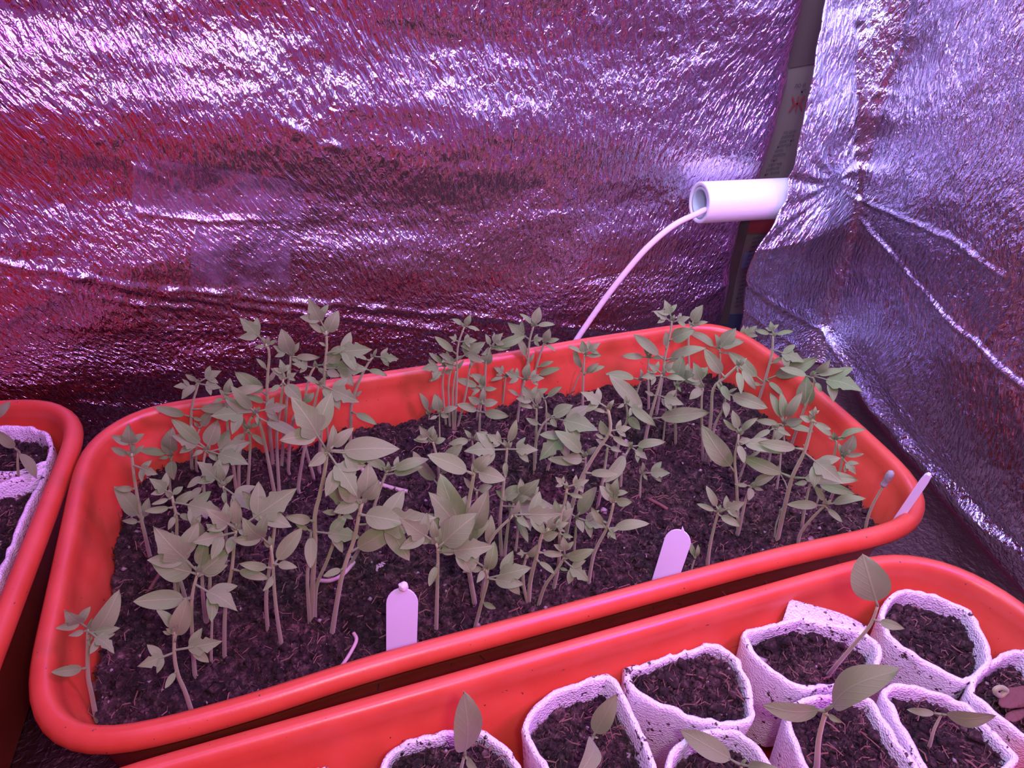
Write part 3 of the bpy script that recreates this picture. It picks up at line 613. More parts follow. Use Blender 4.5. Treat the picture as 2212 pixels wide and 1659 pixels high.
def seedling(data, label, leaves, zs=ZS, name='tomato_seedling', cat='seedling', group='tomato seedlings in the middle tray', rs=1.0, petal='cotyledon', cotmat='cotyledon', smat='stem', bright=None):
    nseed[0] += 1; rn = random.Random(nseed[0]*13)
    base = U(*data[0], zs); root = empty(name, base)
    h = np.array([CAM[0]-base[0], CAM[1]-base[1], 0]); h /= np.linalg.norm(h); dist = np.linalg.norm(base-CAM)
    right = np.cross(h, [0, 0, 1.])*-1
    P = [base-np.array([0, 0, .004]), base]+[V(x, y, base, h) for x, y in data[1:]]
    P = catmull(np.array(P), 7); P = resample(P, 22, False); L_ = np.r_[0, np.cumsum(np.linalg.norm(np.diff(P, axis=0), axis=1))]
    r0 = (.00112 if L_[-1] > .04 else .0009)*rs; rad = [r0*(1.05-.45*(i/21)) for i in range(22)]
    v, f, u = tube(P, rad, 7)
    # fine hairs along the stem
    hv, hf, hu = [], [], []
    for k in range(int(26+L_[-1]*900)):
        t = rn.random(); p = poly_at(P, L_, t); a = rn.uniform(0, 6.28); dd = right*math.cos(a)+h*math.sin(a); dd = dd+np.array([0, 0, rn.uniform(-.3, .4)])
        e = p+dd*(r0+rn.uniform(.0005, .0011)); w = np.array([0, 0, .00006]); b = len(hv); hv += [p+w, p-w, e]; hf.append((b, b+1, b+2)); hu += [(0, .6), (0, .6), (0, .9)]
    v, f, u = merge([(v, f, u), (hv, hf, hu)])
    place(mesh_obj('stem', v, f, M[smat], uv=u), root)
    # bud of tiny folded leaves at the tip
    tipP = P[-1]
    if name == 'tomato_seedling' and len(leaves) > 2:
        parts = []
        for k in range(3):
            a = rn.uniform(0, 6.28); dv = right*math.cos(a)*.0028+h*math.sin(a)*.0018+np.array([0, 0, rn.uniform(.0025, .005)])
            parts.append(blade(tipP-np.array([0, 0, .001]), tipP+dv, h+np.array([0, 0, .4]), .42, 'ovate', rows=6, cols=5, seed=k))
        v, f, u = merge(parts); place(mesh_obj('shoot_tip', v, f, M['leaf'], uv=u), root)
    for (t, x, y, K) in leaves:
        A = poly_at(P, L_, t); T0 = V(x, y, A, h); Lg = np.linalg.norm(T0-A)
        dz = (T0-A)[2]; horiz = abs((T0-A) @ right)
        k = (.55*max(0, -dz)/(Lg+1e-6)+.15) if dz < 0 else (-.25*dz/(Lg+1e-6)+.1)
        off = (k+rn.uniform(-1, 1)*(.06 if K in 'PQW' else .14))*Lg; x = A_px(A)[0]+(x-A_px(A)[0])*LS; y = A_px(A)[1]+(y-A_px(A)[1])*LS
        T = V(x, y, A+h*off, h); d = T-A; Ln = np.linalg.norm(d); d /= Ln; wk = min(1.0, Lg*LS/Ln)
        nrm = np.array([0, 0, .75])+h*.75+right*rn.uniform(-.45, .45); tw = rn.uniform(-.25, .25); perp = None
        parts = []; subs = []
        if K == 'T':
            n = nrm-d*(nrm@d); n /= np.linalg.norm(n); s = np.cross(d, n)
            pe = A+d*Ln*.44+n*.03*Ln; rach = catmull(np.array([A, A+d*Ln*.2+n*.04*Ln, pe]), 5)
            parts.append(tube(rach, [.00055]*len(rach), 5))
            parts.append(blade(A+d*Ln*.28+n*.03*Ln, T, nrm, .42*wk, 'lobed', bow=rn.uniform(.04, .14), seed=nseed[0]*7+int(x), twist=tw))
            for sg in (-1, 1):
                a0 = A+d*Ln*(.36+.04*sg*rn.uniform(0, 1))+n*.03*Ln; ang = math.radians(rn.uniform(48, 68)); ll = Ln*rn.uniform(.42, .56)
                e = a0+(d*math.cos(ang)+s*sg*math.sin(ang))*ll-n*.06*ll
                subs.append(blade(a0, e, nrm+s*sg*.2, .44, 'ovate', rows=10, cols=5, bow=.08, seed=int(y)+sg, twist=tw))
            nm, mt = 'leaf', M['leaf']
        else:
            wf, kd = SIZE[K]; pet = {'C': .20, 'B': .16, 'N': .2, 'O': .14, 'S': .22, 'P': .10, 'Q': .1, 'W': .12}[K]
            n = nrm-d*(nrm@d); n /= np.linalg.norm(n); a1 = A+d*Ln*pet+n*.02*Ln
            rach = np.array([A, (A+a1)/2+n*.01*Ln, a1+d*Ln*.04]); parts.append(tube(rach, [.00075*rs, .00065*rs, .0004], 5))
            parts.append(blade(a1, T, nrm, wk*wf, kd, bow=rn.uniform(.05, .16), seed=nseed[0]*7+int(x), twist=tw, fold=.10 if K in 'PQW' else .18))
            nm = 'cotyledon' if K in 'CBNPQW' else 'leaf'; mt = M[cotmat] if K in 'CBNPQW' else M['leaf']
        v, f, u = merge(parts); lf = place(mesh_obj(nm, v, f, mt, uv=u), root)
        for v, f, u in subs:
            so = mesh_obj('leaflet', v, f, mt, uv=u); so.parent = lf
    tag(root, label, cat, group); return root
SE = seedling
# ---- near left corner
SE([(208, 1551), (198, 1500), (190, 1455), (190, 1356)], 'short tomato seedling alone in the near left corner of the middle tray', [(.62, 119, 1451, 'B'), (.85, 251, 1288, 'B'), (1, 144, 1321, 'T'), (.98, 152, 1372, 'S'), (.97, 241, 1406, 'T'), (.95, 252, 1358, 'S'), (.9, 195, 1395, 'S')])
SE([(418, 1549), (400, 1495), (385, 1460), (377, 1417), (377, 1362)], 'short tomato seedling leaning left on a bent stem at the near rim', [(.62, 359, 1483, 'B'), (.8, 304, 1437, 'T'), (.82, 470, 1387, 'T'), (.9, 403, 1301, 'B'), (1, 343, 1321, 'S'), (.97, 354, 1364, 'S')])
SE([(421, 1455), (415, 1366), (415, 1290), (428, 1235)], 'tomato seedling with a big three-part leaf at upper left and a long green lower leaf', [(.78, 301, 1299, 'B'), (1, 341, 1147, 'T'), (.98, 334, 1212, 'O'), (.9, 504, 1314, 'T'), (.97, 489, 1192, 'O'), (.96, 485, 1223, 'S'), (.99, 443, 1167, 'S')])
SE([(382, 1308), (377, 1260), (375, 1212)], 'bare reddish tomato stem behind the long green leaf on the left', [(1, 350, 1190, 'S'), (.9, 395, 1196, 'S')])
SE([(402, 1300), (392, 1262), (380, 1235), (376, 1180)], 'curved reddish tomato stem rising beside the bare one on the left', [(1, 372, 1150, 'S')])
SE([(445, 1344), (438, 1278), (436, 1172)], 'thin tomato stem, left of a pair growing from one spot near the near rim', [(1, 420, 1120, 'S')])
SE([(446, 1344), (453, 1265), (453, 1220), (463, 1190)], 'thin tomato stem, right of a pair growing from one spot near the near rim', [(1, 480, 1160, 'S')])
SE([(456, 1425), (458, 1341), (466, 1285)], 'very thin pale tomato stem in front of the twin stems on the left', [(1, 474, 1262, 'S')], rs=.7)
SE([(485, 1415), (487, 1311), (501, 1228), (506, 1177), (511, 1143)], 'thick tomato seedling with broad overlapping leaves, left of centre front', [(.98, 423, 1170, 'T'), (1, 452, 1106, 'T'), (.97, 494, 1192, 'O'), (1, 537, 1158, 'O'), (.72, 573, 1248, 'C'), (1, 510, 1083, 'B'), (1, 628, 1064, 'T')])
SE([(579, 1362), (575, 1291), (583, 1220), (592, 1152), (595, 1118)], 'tomato seedling, slimmer left one of two under the broad hanging leaf', [(1, 530, 1066, 'S'), (1, 620, 1085, 'S')])
SE([(609, 1395), (600, 1340), (593, 1278), (590, 1223), (585, 1177)], 'tomato seedling with a broad leaf hanging in front of its hairy stem', [(1, 529, 1124, 'T'), (.75, 571, 1273, 'B'), (.82, 646, 1149, 'B'), (.84, 637, 1225, 'S'), (.84, 597, 1222, 'S'), (.8, 524, 1218, 'C')])
SE([(669, 1342), (664, 1253), (666, 1218), (672, 1148)], 'tomato seedling with a broad green leaf pointing straight down its stem', [(1, 671, 1219, 'B'), (1, 640, 1130, 'C')])
SE([(673, 1338), (676, 1253), (681, 1177), (680, 1114), (689, 1076), (701, 1020), (707, 975)], 'tall tomato seedling with the largest leaves in the left half, its top spread wide', [(.64, 623, 1117, 'B'), (.58, 770, 1160, 'T'), (1, 671, 1004, 'O'), (1, 765, 1063, 'T'), (1, 808, 987, 'T'), (1, 847, 970, 'S'), (1, 636, 868, 'T'), (1, 758, 929, 'S'), (.98, 719, 925, 'S')], rs=1.25)
SE([(680, 1334), (684, 1266), (707, 1210), (727, 1152), (734, 1109), (742, 1095)], 'tomato seedling bending right from the base of the tall central-left one', [(1, 705, 1038, 'C'), (.98, 718, 1060, 'S'), (.95, 700, 1106, 'S'), (.97, 760, 1120, 'S')])
SE([(717, 1370), (734, 1266), (747, 1215), (765, 1164), (775, 1114), (783, 1084)], 'thick hairy tomato seedling leaning right, drooping green leaf at mid stem', [(.55, 703, 1243, 'B'), (.66, 858, 1132, 'B'), (.85, 924, 1120, 'T'), (.92, 863, 1127, 'O'), (1, 727, 1104, 'O'), (1, 734, 1043, 'O'), (1, 795, 1008, 'O'), (1, 815, 1043, 'O'), (.94, 770, 1085, 'S')], rs=1.25)
SE([(750, 1230), (783, 1172), (800, 1119), (823, 1050), (838, 1014)], 'slender tomato seedling leaning right beside the white curved cord', [(1, 785, 984, 'C'), (.97, 812, 992, 'S'), (1, 880, 1000, 'T'), (.98, 917, 994, 'C'), (.95, 905, 1010, 'S')])
SE([(325, 1205), (312, 1150), (303, 1110), (290, 1030), (284, 978)], 'slim tomato seedling nearest the left wall of the middle tray', [(1, 278, 921, 'T'), (.9, 336, 1023, 'T'), (.7, 253, 1055, 'B'), (.42, 253, 1058, 'B'), (.4, 268, 1125, 'S'), (.4, 320, 1080, 'S'), (.97, 244, 968, 'S'), (.97, 308, 964, 'S')])
SE([(368, 1065), (366, 1020), (371, 982)], 'tomato seedling with a leaf held straight up, second row by the left wall', [(1, 305, 973, 'C'), (1, 372, 930, 'O'), (.92, 375, 1032, 'O'), (.95, 345, 990, 'S'), (.97, 350, 955, 'S')])
SE([(385, 1300), (382, 1200), (382, 1124), (377, 1098), (371, 1070)], 'tomato seedling with a cluster of pointed leaves, left of the tall broad-leaved one', [(1, 327, 1037, 'T'), (.98, 332, 1088, 'C'), (1, 393, 1053, 'O'), (.9, 318, 1103, 'C'), (.92, 410, 1064, 'O'), (.94, 473, 1106, 'T'), (.85, 415, 1124, 'S'), (.85, 365, 1141, 'S')])
SE([(487, 1215), (488, 1150), (487, 1073), (481, 1048)], 'tomato seedling with a rounded divided leaf, right of the pointed-leaf cluster', [(1, 430, 1002, 'T'), (.97, 545, 1100, 'T'), (.95, 484, 1083, 'S'), (1, 473, 1008, 'S'), (1, 503, 1028, 'S')])
SE([(442, 1110), (440, 1048), (440, 997), (446, 970)], 'tomato seedling with a broad upright leaf in front of the left back cluster', [(1, 378, 943, 'T'), (1, 378, 911, 'C'), (1, 468, 914, 'O'), (.98, 529, 1001, 'T'), (.97, 471, 995, 'S'), (1, 418, 985, 'S'), (.95, 532, 957, 'T'), (.65, 408, 1051, 'B'), (.5, 410, 1078, 'B')])
SE([(424, 1010), (424, 950), (432, 925)], 'low tomato seedling peeping out beside the broad upright leaf', [(1, 455, 892, 'O'), (1, 420, 912, 'S')])
# ---- back left
SE([(414, 1005), (413, 893), (426, 837), (430, 825)], 'tomato seedling topped by a leaf rosette above the back rim at the left', [(1, 474, 803, 'T'), (1, 403, 810, 'S'), (.95, 380, 835, 'T'), (1, 396, 858, 'S'), (.98, 474, 838, 'T'), (.62, 342, 882, 'C'), (.62, 434, 908, 'S'), (.7, 500, 878, 'C')])
SE([(510, 1055), (504, 1007), (494, 944), (489, 880), (487, 852)], 'tomato seedling with a broad leaf shaped like a shield in the left back row', [(1, 496, 820, 'O'), (1, 560, 837, 'C'), (.97, 462, 870, 'S')])
SE([(516, 1052), (517, 985), (530, 930), (545, 900)], 'reddish tomato stem crossing another low in the left back row', [(1, 560, 880, 'S')])
SE([(592, 1060), (572, 956), (560, 910), (552, 890)], 'tomato seedling with a broad arrow-shaped leaf in front of the left back cluster', [(.98, 504, 840, 'C'), (1, 464, 898, 'T'), (.97, 556, 914, 'S'), (.98, 494, 867, 'S'), (1, 614, 877, 'T'), (.93, 641, 941, 'C')], rs=1.15)
SE([(535, 1055), (539, 990), (540, 950), (535, 925)], 'stocky pale tomato stem with side leaves, just right of the crossing stems', [(1, 505, 890, 'S'), (.95, 570, 960, 'C'), (.96, 500, 960, 'C'), (1, 563, 915, 'S')])
SE([(603, 1055), (598, 944), (606, 880), (612, 818)], 'tomato seedling with maple-shaped leaves behind the arrow-leaved one', [(1, 606, 780, 'T'), (.99, 638, 806, 'T'), (1, 588, 798, 'S'), (.97, 648, 863, 'O'), (.96, 584, 845, 'S')])
SE([(608, 1007), (620, 855), (626, 800), (628, 768)], 'tomato seedling with a pointed crown leaf, centre of the left back cluster', [(1, 610, 716, 'O'), (1, 593, 749, 'T'), (.99, 684, 772, 'C'), (.98, 648, 782, 'O'), (1, 645, 742, 'S')])
SE([(623, 1015), (631, 918), (656, 868), (668, 815), (681, 790)], 'tomato seedling leaning right with a wide flat leaf in the left back cluster', [(.98, 635, 787, 'T'), (1, 706, 812, 'S'), (1, 738, 785, 'S'), (.72, 678, 856, 'O')])
SE([(590, 1005), (580, 893), (577, 830), (582, 765), (574, 742)], 'tall tomato seedling with a divided leaf pointing up left, left back cluster', [(1, 523, 692, 'T'), (.98, 552, 751, 'S'), (.98, 596, 735, 'S'), (.62, 515, 808, 'B'), (.55, 532, 855, 'C'), (.8, 556, 777, 'C'), (.7, 595, 800, 'C')], rs=1.15)
SE([(644, 1055), (653, 994), (666, 931), (684, 855), (690, 830)], 'tomato seedling with a long curved stem behind the large divided leaf', [(1, 720, 870, 'S'), (1, 660, 815, 'S'), (1, 767, 865, 'T')])
SE([(689, 1015), (694, 930), (700, 850), (702, 792), (706, 745), (704, 714)], 'tallest tomato seedling, standing above the back rim at the left', [(1, 670, 650, 'T'), (.86, 794, 756, 'T'), (.85, 745, 750, 'S'), (.76, 785, 797, 'T'), (.75, 732, 812, 'O'), (.78, 738, 751, 'O'), (.62, 704, 866, 'O'), (.97, 728, 676, 'O'), (.97, 668, 694, 'C'), (.9, 690, 740, 'S')], rs=1.1)
SE([(676, 1025), (661, 969), (653, 893), (655, 872)], 'reddish tomato stem crossing in front of the tallest seedling', [(1, 676, 850, 'O'), (.95, 632, 905, 'C')])
SE([(757, 956), (758, 900), (760, 868), (775, 825), (792, 790), (806, 770)], 'tomato seedling arching right over the back rim beside the tallest one', [(1, 856, 775, 'T'), (1, 813, 755, 'S'), (.86, 831, 810, 'C'), (.95, 768, 768, 'C'), (.55, 780, 846, 'S'), (.4, 808, 914, 'C'), (.5, 752, 845, 'S'), (.48, 766, 872, 'S')], rs=1.1)
SE([(709, 950), (706, 900), (712, 862)], 'short thin tomato stem close to the back tray wall at the left', [(1, 700, 845, 'S'), (1, 730, 850, 'S')], rs=.7)
# ---- centre back
SE([(964, 926), (956, 837), (961, 790)], 'leftmost tomato seedling of the tight bunch against the back wall of the tray', [(1, 930, 765, 'C'), (1, 915, 797, 'T'), (.95, 933, 822, 'C'), (.9, 977, 802, 'O'), (.88, 930, 822, 'C')], rs=.8)
SE([(972, 929), (969, 830), (980, 780)], 'thin tomato stem, second from the left in the tight bunch', [(1, 951, 767, 'T'), (1, 1000, 770, 'S'), (.95, 990, 795, 'C')], rs=.8)
SE([(982, 931), (987, 817), (989, 749), (1004, 704)], 'tallest tomato seedling of the tight bunch against the back wall of the tray', [(1, 1015, 682, 'O'), (1, 979, 690, 'S'), (1, 1033, 713, 'C'), (.86, 972, 728, 'T'), (.86, 1027, 735, 'T'), (.75, 944, 731, 'C'), (.7, 1043, 742, 'T'), (.65, 958, 765, 'S')], rs=.85)
SE([(986, 932), (1005, 855), (1015, 792), (1024, 760)], 'rightmost tomato seedling of the tight bunch, leaning right', [(1, 1040, 745, 'T'), (1, 1018, 790, 'C'), (1, 998, 748, 'S'), (.75, 1020, 815, 'C')], rs=.8)
SE([(979, 931), (978, 850), (985, 800)], 'thin tomato stem in the middle of the tight bunch', [(1, 1000, 780, 'C'), (1, 962, 785, 'S')], rs=.8)
SE([(1046, 880), (1047, 832), (1050, 782), (1060, 750)], 'tomato seedling with a curled crown right of the tight bunch', [(1, 1084, 722, 'T'), (1, 1050, 724, 'S'), (.98, 1129, 727, 'C'), (.97, 1098, 752, 'C'), (.7, 1055, 754, 'O'), (.45, 1021, 810, 'O'), (.9, 1040, 765, 'S')])
SE([(1123, 858), (1139, 787), (1144, 736), (1153, 704)], 'tall tomato seedling with a round top leaf at the middle of the back rim', [(1, 1164, 667, 'O'), (1, 1126, 680, 'C'), (1, 1194, 701, 'C'), (.82, 1101, 700, 'T'), (.8, 1172, 731, 'T'), (.55, 1117, 730, 'C'), (.5, 1152, 765, 'C')])
SE([(1146, 850), (1158, 795), (1169, 759), (1176, 740)], 'tomato seedling leaning right behind the round-topped one at the back rim', [(1, 1187, 713, 'O'), (1, 1205, 733, 'S'), (.98, 1198, 757, 'C'), (.55, 1192, 782, 'C'), (.4, 1205, 797, 'C')])
SE([(1086, 868), (1090, 830), (1093, 812)], 'small dark-leaved tomato seedling close to the back tray wall', [(1, 1069, 794, 'T'), (.98, 1063, 822, 'C'), (1, 1108, 797, 'S'), (1, 1118, 812, 'S')])
SE([(1118, 905), (1124, 860), (1134, 820)], 'tomato seedling with a large leaf raised in front of the back tray wall', [(1, 1142, 788, 'O'), (1, 1096, 806, 'T'), (1, 1172, 817, 'T'), (.6, 1100, 843, 'C'), (.55, 1178, 842, 'C')])
SE([(1035, 945), (1037, 893), (1040, 873)], 'tomato seedling with five pointed leaves spread like a star, centre back', [(1, 1014, 859, 'O'), (1, 1072, 869, 'O'), (.8, 992, 875, 'B'), (.8, 1093, 898, 'B'), (1, 1045, 840, 'S')], rs=1.1)
SE([(1030, 900), (1036, 860), (1042, 838)], 'tomato seedling half hidden behind the star-leaved one', [(1, 989, 820, 'C'), (1, 1020, 854, 'C'), (1, 1046, 813, 'O'), (.95, 1018, 840, 'S'), (.95, 1070, 840, 'S')])
SE([(926, 918), (927, 893)], 'tiny tomato seedling at the left foot of the tight bunch', [(1, 908, 853, 'C'), (1, 938, 872, 'S'), (.9, 925, 885, 'S')], rs=.8)
SE([(950, 967), (949, 893)], 'small tomato seedling with one broad upright leaf in front of the tight bunch', [(1, 941, 854, 'O'), (1, 969, 900, 'O'), (.95, 930, 905, 'S'), (1, 985, 880, 'S')], rs=.8)
SE([(962, 1130), (951, 1063), (946, 1000), (935, 953)], 'slim tomato seedling left of centre with side leaves on long stalks', [(1, 908, 922, 'T'), (.99, 897, 950, 'C'), (.98, 960, 948, 'O'), (1, 935, 925, 'S'), (.5, 898, 984, 'C'), (.6, 992, 967, 'B')])
SE([(1258, 893), (1260, 805), (1263, 765)], 'tomato seedling standing alone upright before the middle of the back tray wall', [(1, 1258, 738, 'O'), (1, 1230, 749, 'C'), (1, 1294, 743, 'T'), (.97, 1297, 767, 'C'), (.7, 1302, 793, 'C'), (.72, 1243, 757, 'C'), (.68, 1290, 787, 'C')])
SE([(1237, 845), (1246, 822), (1255, 802)], 'thin leaning tomato stem right against the back tray wall, middle', [(1, 1262, 790, 'S')], rs=.7)
SE([(1156, 1010), (1158, 931), (1159, 880)], 'tomato seedling with a long leaf reaching to a point, centre back', [(1, 1131, 836, 'T'), (.98, 1124, 875, 'C'), (1, 1165, 848, 'S'), (1, 1172, 880, 'S')])
SE([(1178, 935), (1180, 880), (1176, 862)], 'tomato seedling with two spread tips beside the long pointed leaf', [(1, 1210, 837, 'C'), (1, 1164, 846, 'S')])
# ---- centre middle
SE([(1025, 1300), (1013, 1228), (1007, 1152), (1012, 1090), (1025, 1018)], 'stout tomato seedling with a huge green top leaf at the centre of the tray', [(.98, 933, 987, 'B'), (1, 1085, 1035, 'O'), (1, 1055, 985, 'O'), (.52, 922, 1116, 'T'), (.54, 956, 1040, 'B'), (.5, 997, 1127, 'O'), (.5, 1024, 1114, 'O'), (.55, 1050, 1070, 'S'), (.5, 1053, 1127, 'C'), (.55, 934, 1073, 'T')], rs=1.3)
SE([(942, 1365), (945, 1253), (946, 1190), (941, 1172)], 'tomato seedling between the two labels with one leaf hanging down its stem', [(1, 872, 1124, 'T'), (1, 894, 1160, 'S'), (1, 936, 1127, 'S'), (.9, 980, 1121, 'B'), (.9, 1055, 1181, 'T'), (.92, 989, 1187, 'O'), (.95, 1022, 1117, 'O'), (.8, 929, 1261, 'B')], rs=1.05)
SE([(1025, 1360), (1043, 1291), (1053, 1253), (1048, 1226)], 'small tomato seedling at the near rim with a torn pale leaf halfway up', [(1, 996, 1194, 'T'), (.98, 1012, 1228, 'S'), (.9, 1067, 1177, 'B'), (.85, 1139, 1228, 'T'), (.85, 1124, 1261, 'S'), (1, 1031, 1256, 'S'), (.5, 1068, 1313, 'B')])
SE([(1142, 1310), (1131, 1266), (1131, 1228), (1140, 1195)], 'thin tomato seedling with a dark curled leaf near the near rim', [(1, 1118, 1196, 'T'), (.9, 1160, 1180, 'S')])
SE([(1141, 1309), (1146, 1253), (1162, 1190), (1172, 1152), (1192, 1142)], 'tomato seedling leaning right from the same spot as the curled-leaf one', [(.85, 1203, 1152, 'O'), (.62, 1194, 1236, 'C'), (.7, 1212, 1198, 'C'), (.95, 1194, 1120, 'S'), (1, 1225, 1130, 'T')], rs=1.2)
SE([(1162, 1311), (1177, 1266), (1205, 1228), (1220, 1202)], 'small tomato seedling bowed right with a pointed leaf, near the near rim', [(1, 1217, 1162, 'T'), (.95, 1276, 1190, 'B'), (.95, 1268, 1252, 'T'), (.97, 1235, 1200, 'S'), (.8, 1225, 1232, 'S')])
SE([(1270, 1268), (1283, 1197), (1308, 1147), (1318, 1119), (1326, 1084)], 'lone tomato seedling with an arching stem at the right side of the centre group', [(1, 1334, 1037, 'T'), (1, 1298, 1053, 'O'), (1, 1362, 1084, 'O'), (.72, 1393, 1132, 'C'), (.75, 1329, 1163, 'T'), (.72, 1280, 1100, 'C'), (.78, 1303, 1125, 'S')])
SE([(1083, 1197), (1080, 1127), (1086, 1063), (1096, 965)], 'tall pale tomato seedling in the thick of the centre group', [(1, 1113, 912, 'C'), (.98, 1156, 972, 'T'), (.98, 1012, 974, 'T'), (.9, 1093, 1027, 'B'), (1, 1055, 940, 'T'), (.5, 1194, 1099, 'T'), (.55, 1125, 1052, 'O')])
SE([(1090, 1198), (1098, 1130), (1110, 1085)], 'tomato stem rising beside the tall pale one, with leaves pointing right', [(1, 1145, 1060, 'O'), (1, 1075, 1062, 'S'), (1, 1160, 1040, 'T')])
SE([(1027, 1185), (1027, 1120), (1030, 1060)], 'tomato stem behind the stout central seedling', [(1, 1005, 1035, 'S'), (1, 1060, 1050, 'O')])
SE([(1040, 1291), (1050, 1220), (1060, 1165), (1110, 1112)], 'tomato seedling whose stem bends sharply right below its leaf, centre front', [(1, 1204, 1110, 'T'), (1, 1140, 1137, 'S'), (.95, 1120, 1085, 'S'), (.6, 1060, 1120, 'C'), (.58, 1050, 1200, 'C')])
SE([(1113, 1192), (1118, 1150), (1115, 1120)], 'short tomato stem under the curving green cotyledon, centre', [(1, 1138, 1167, 'C'), (1, 1100, 1090, 'S')])
SE([(1194, 1278), (1207, 1215), (1210, 1120), (1220, 1085), (1225, 1052)], 'tomato seedling with a raised forked leaf, right part of the centre group', [(1, 1202, 1032, 'T'), (1, 1268, 1038, 'T'), (.95, 1258, 1074, 'C'), (.6, 1200, 1086, 'T'), (.6, 1235, 1160, 'S')])
SE([(1240, 1187), (1244, 1140), (1245, 1118)], 'tomato seedling with a tall pointed leaf standing up, right of centre', [(1, 1284, 1059, 'B'), (1, 1304, 1137, 'T'), (1, 1258, 1148, 'O'), (1, 1205, 1092, 'T')])
SE([(1220, 1165), (1235, 1095), (1255, 1035), (1291, 972), (1318, 931), (1313, 882)], 'tomato seedling with a thick slanting stem at the right of the centre group', [(1, 1260, 850, 'T'), (.97, 1283, 884, 'C'), (1, 1325, 865, 'S'), (.86, 1359, 924, 'T'), (.82, 1298, 912, 'O'), (.84, 1355, 962, 'C'), (.8, 1288, 938, 'S'), (.55, 1328, 1025, 'C')], rs=1.25)
SE([(1154, 1035), (1156, 966), (1169, 923), (1189, 901)], 'tomato seedling with a very broad arching leaf pointing right, centre back', [(1, 1282, 927, 'T'), (1, 1202, 921, 'O'), (1, 1233, 878, 'O'), (.9, 1195, 917, 'C'), (.85, 1140, 905, 'S')])
SE([(1179, 1030), (1192, 985), (1215, 940), (1232, 915)], 'tomato seedling leaning right under the broad arching leaf', [(1, 1250, 905, 'S'), (.8, 1190, 950, 'O'), (1, 1172, 986, 'T')])
SE([(1020, 1060), (1022, 1000), (1020, 950)], 'tomato seedling with a huge grey leaf lying flat to the left of centre', [(1, 974, 958, 'B'), (1, 1050, 935, 'O'), (1, 1005, 930, 'S')])
SE([(1250, 1100), (1262, 1030), (1265, 985)], 'tomato seedling with a ragged leaf before the slanting thick stem', [(1, 1205, 936, 'B'), (1, 1286, 967, 'S'), (.95, 1220, 990, 'O'), (.9, 1192, 992, 'C')])
SE([(1290, 1096), (1300, 1050), (1313, 964)], 'pinkish tomato stem right of the slanting thick stem', [(1, 1290, 950, 'S'), (1, 1340, 975, 'S')])
SE([(1330, 985), (1342, 940), (1355, 905), (1352, 870)], 'slender tomato seedling just behind the right side of the centre group', [(1, 1385, 895, 'T'), (1, 1335, 880, 'S'), (1, 1410, 915, 'C'), (.8, 1380, 925, 'O')])
SE([(1382, 1068), (1384, 1035), (1388, 1022)], 'tomato seedling with a small star leaf on a reddish stem, centre right', [(1, 1442, 1022, 'T'), (1, 1388, 1000, 'S'), (1, 1398, 1036, 'S')])
SE([(1340, 1050), (1345, 1000), (1362, 965)], 'tomato seedling with twin crossed stalks behind the star leaf', [(1, 1430, 955, 'C'), (1, 1395, 990, 'T'), (.95, 1365, 955, 'S'), (.9, 1310, 1035, 'B')])
# ---- right back
SE([(1401, 878), (1400, 797), (1401, 772)], 'slim tomato seedling left of the tall one at the back right', [(1, 1349, 769, 'C'), (1, 1437, 774, 'C'), (1, 1391, 746, 'S'), (1, 1415, 755, 'S')])
SE([(1419, 888), (1430, 820), (1437, 769), (1445, 735), (1452, 692)], 'tall tomato seedling rising above the back rim left of the newspaper gap', [(1, 1437, 652, 'T'), (.98, 1414, 674, 'T'), (.98, 1487, 686, 'T'), (.8, 1495, 714, 'O'), (.6, 1376, 728, 'C'), (.6, 1516, 754, 'C'), (.55, 1490, 751, 'C'), (.7, 1439, 719, 'S')])
SE([(1489, 823), (1487, 734), (1494, 702)], 'tomato seedling with a rounded top leaf just in front of the newspaper gap', [(1, 1516, 663, 'O'), (1, 1526, 696, 'C'), (.97, 1510, 702, 'S'), (.8, 1462, 715, 'S')])
SE([(1391, 962), (1404, 903), (1421, 843), (1430, 808)], 'thick tomato seedling with two long arching cotyledons, right half back', [(.42, 1323, 820, 'C'), (.42, 1519, 892, 'C'), (1, 1403, 787, 'T'), (1, 1453, 784, 'T'), (.97, 1475, 820, 'C'), (.98, 1389, 815, 'T'), (.72, 1396, 846, 'S'), (.74, 1471, 872, 'T')], rs=1.2)
SE([(1361, 888), (1373, 855), (1385, 820)], 'tomato seedling behind the long-cotyledon one, with a drooping leaf at left', [(1, 1315, 809, 'C'), (1, 1384, 799, 'S'), (.5, 1386, 872, 'S')])
SE([(1459, 952), (1458, 873), (1462, 832)], 'upright tomato seedling right behind the long-cotyledon one', [(1, 1474, 774, 'O'), (1, 1516, 798, 'T'), (1, 1470, 845, 'S'), (.85, 1450, 850, 'S')])
SE([(1432, 954), (1436, 915), (1439, 881)], 'thin reddish tomato stem between the long-cotyledon seedling and the next', [(1, 1430, 862, 'S'), (1, 1452, 868, 'S')], rs=.8)
SE([(1518, 990), (1515, 873), (1519, 838)], 'left tomato stem of three growing together at the right', [(1, 1492, 860, 'O'), (1, 1502, 835, 'O'), (1, 1500, 787, 'T')])
SE([(1526, 995), (1536, 898), (1541, 840), (1570, 812), (1596, 788)], 'middle tomato stem of three growing together at the right, reaching far right', [(1, 1629, 836, 'C'), (.98, 1600, 845, 'C'), (.85, 1526, 760, 'B'), (.8, 1575, 862, 'S'), (.98, 1612, 775, 'T')], rs=1.2)
SE([(1533, 1000), (1543, 924), (1561, 885), (1568, 850)], 'right tomato stem of three growing together at the right', [(1, 1649, 878, 'B'), (.95, 1568, 898, 'S'), (1, 1590, 840, 'C'), (1, 1550, 830, 'S')])
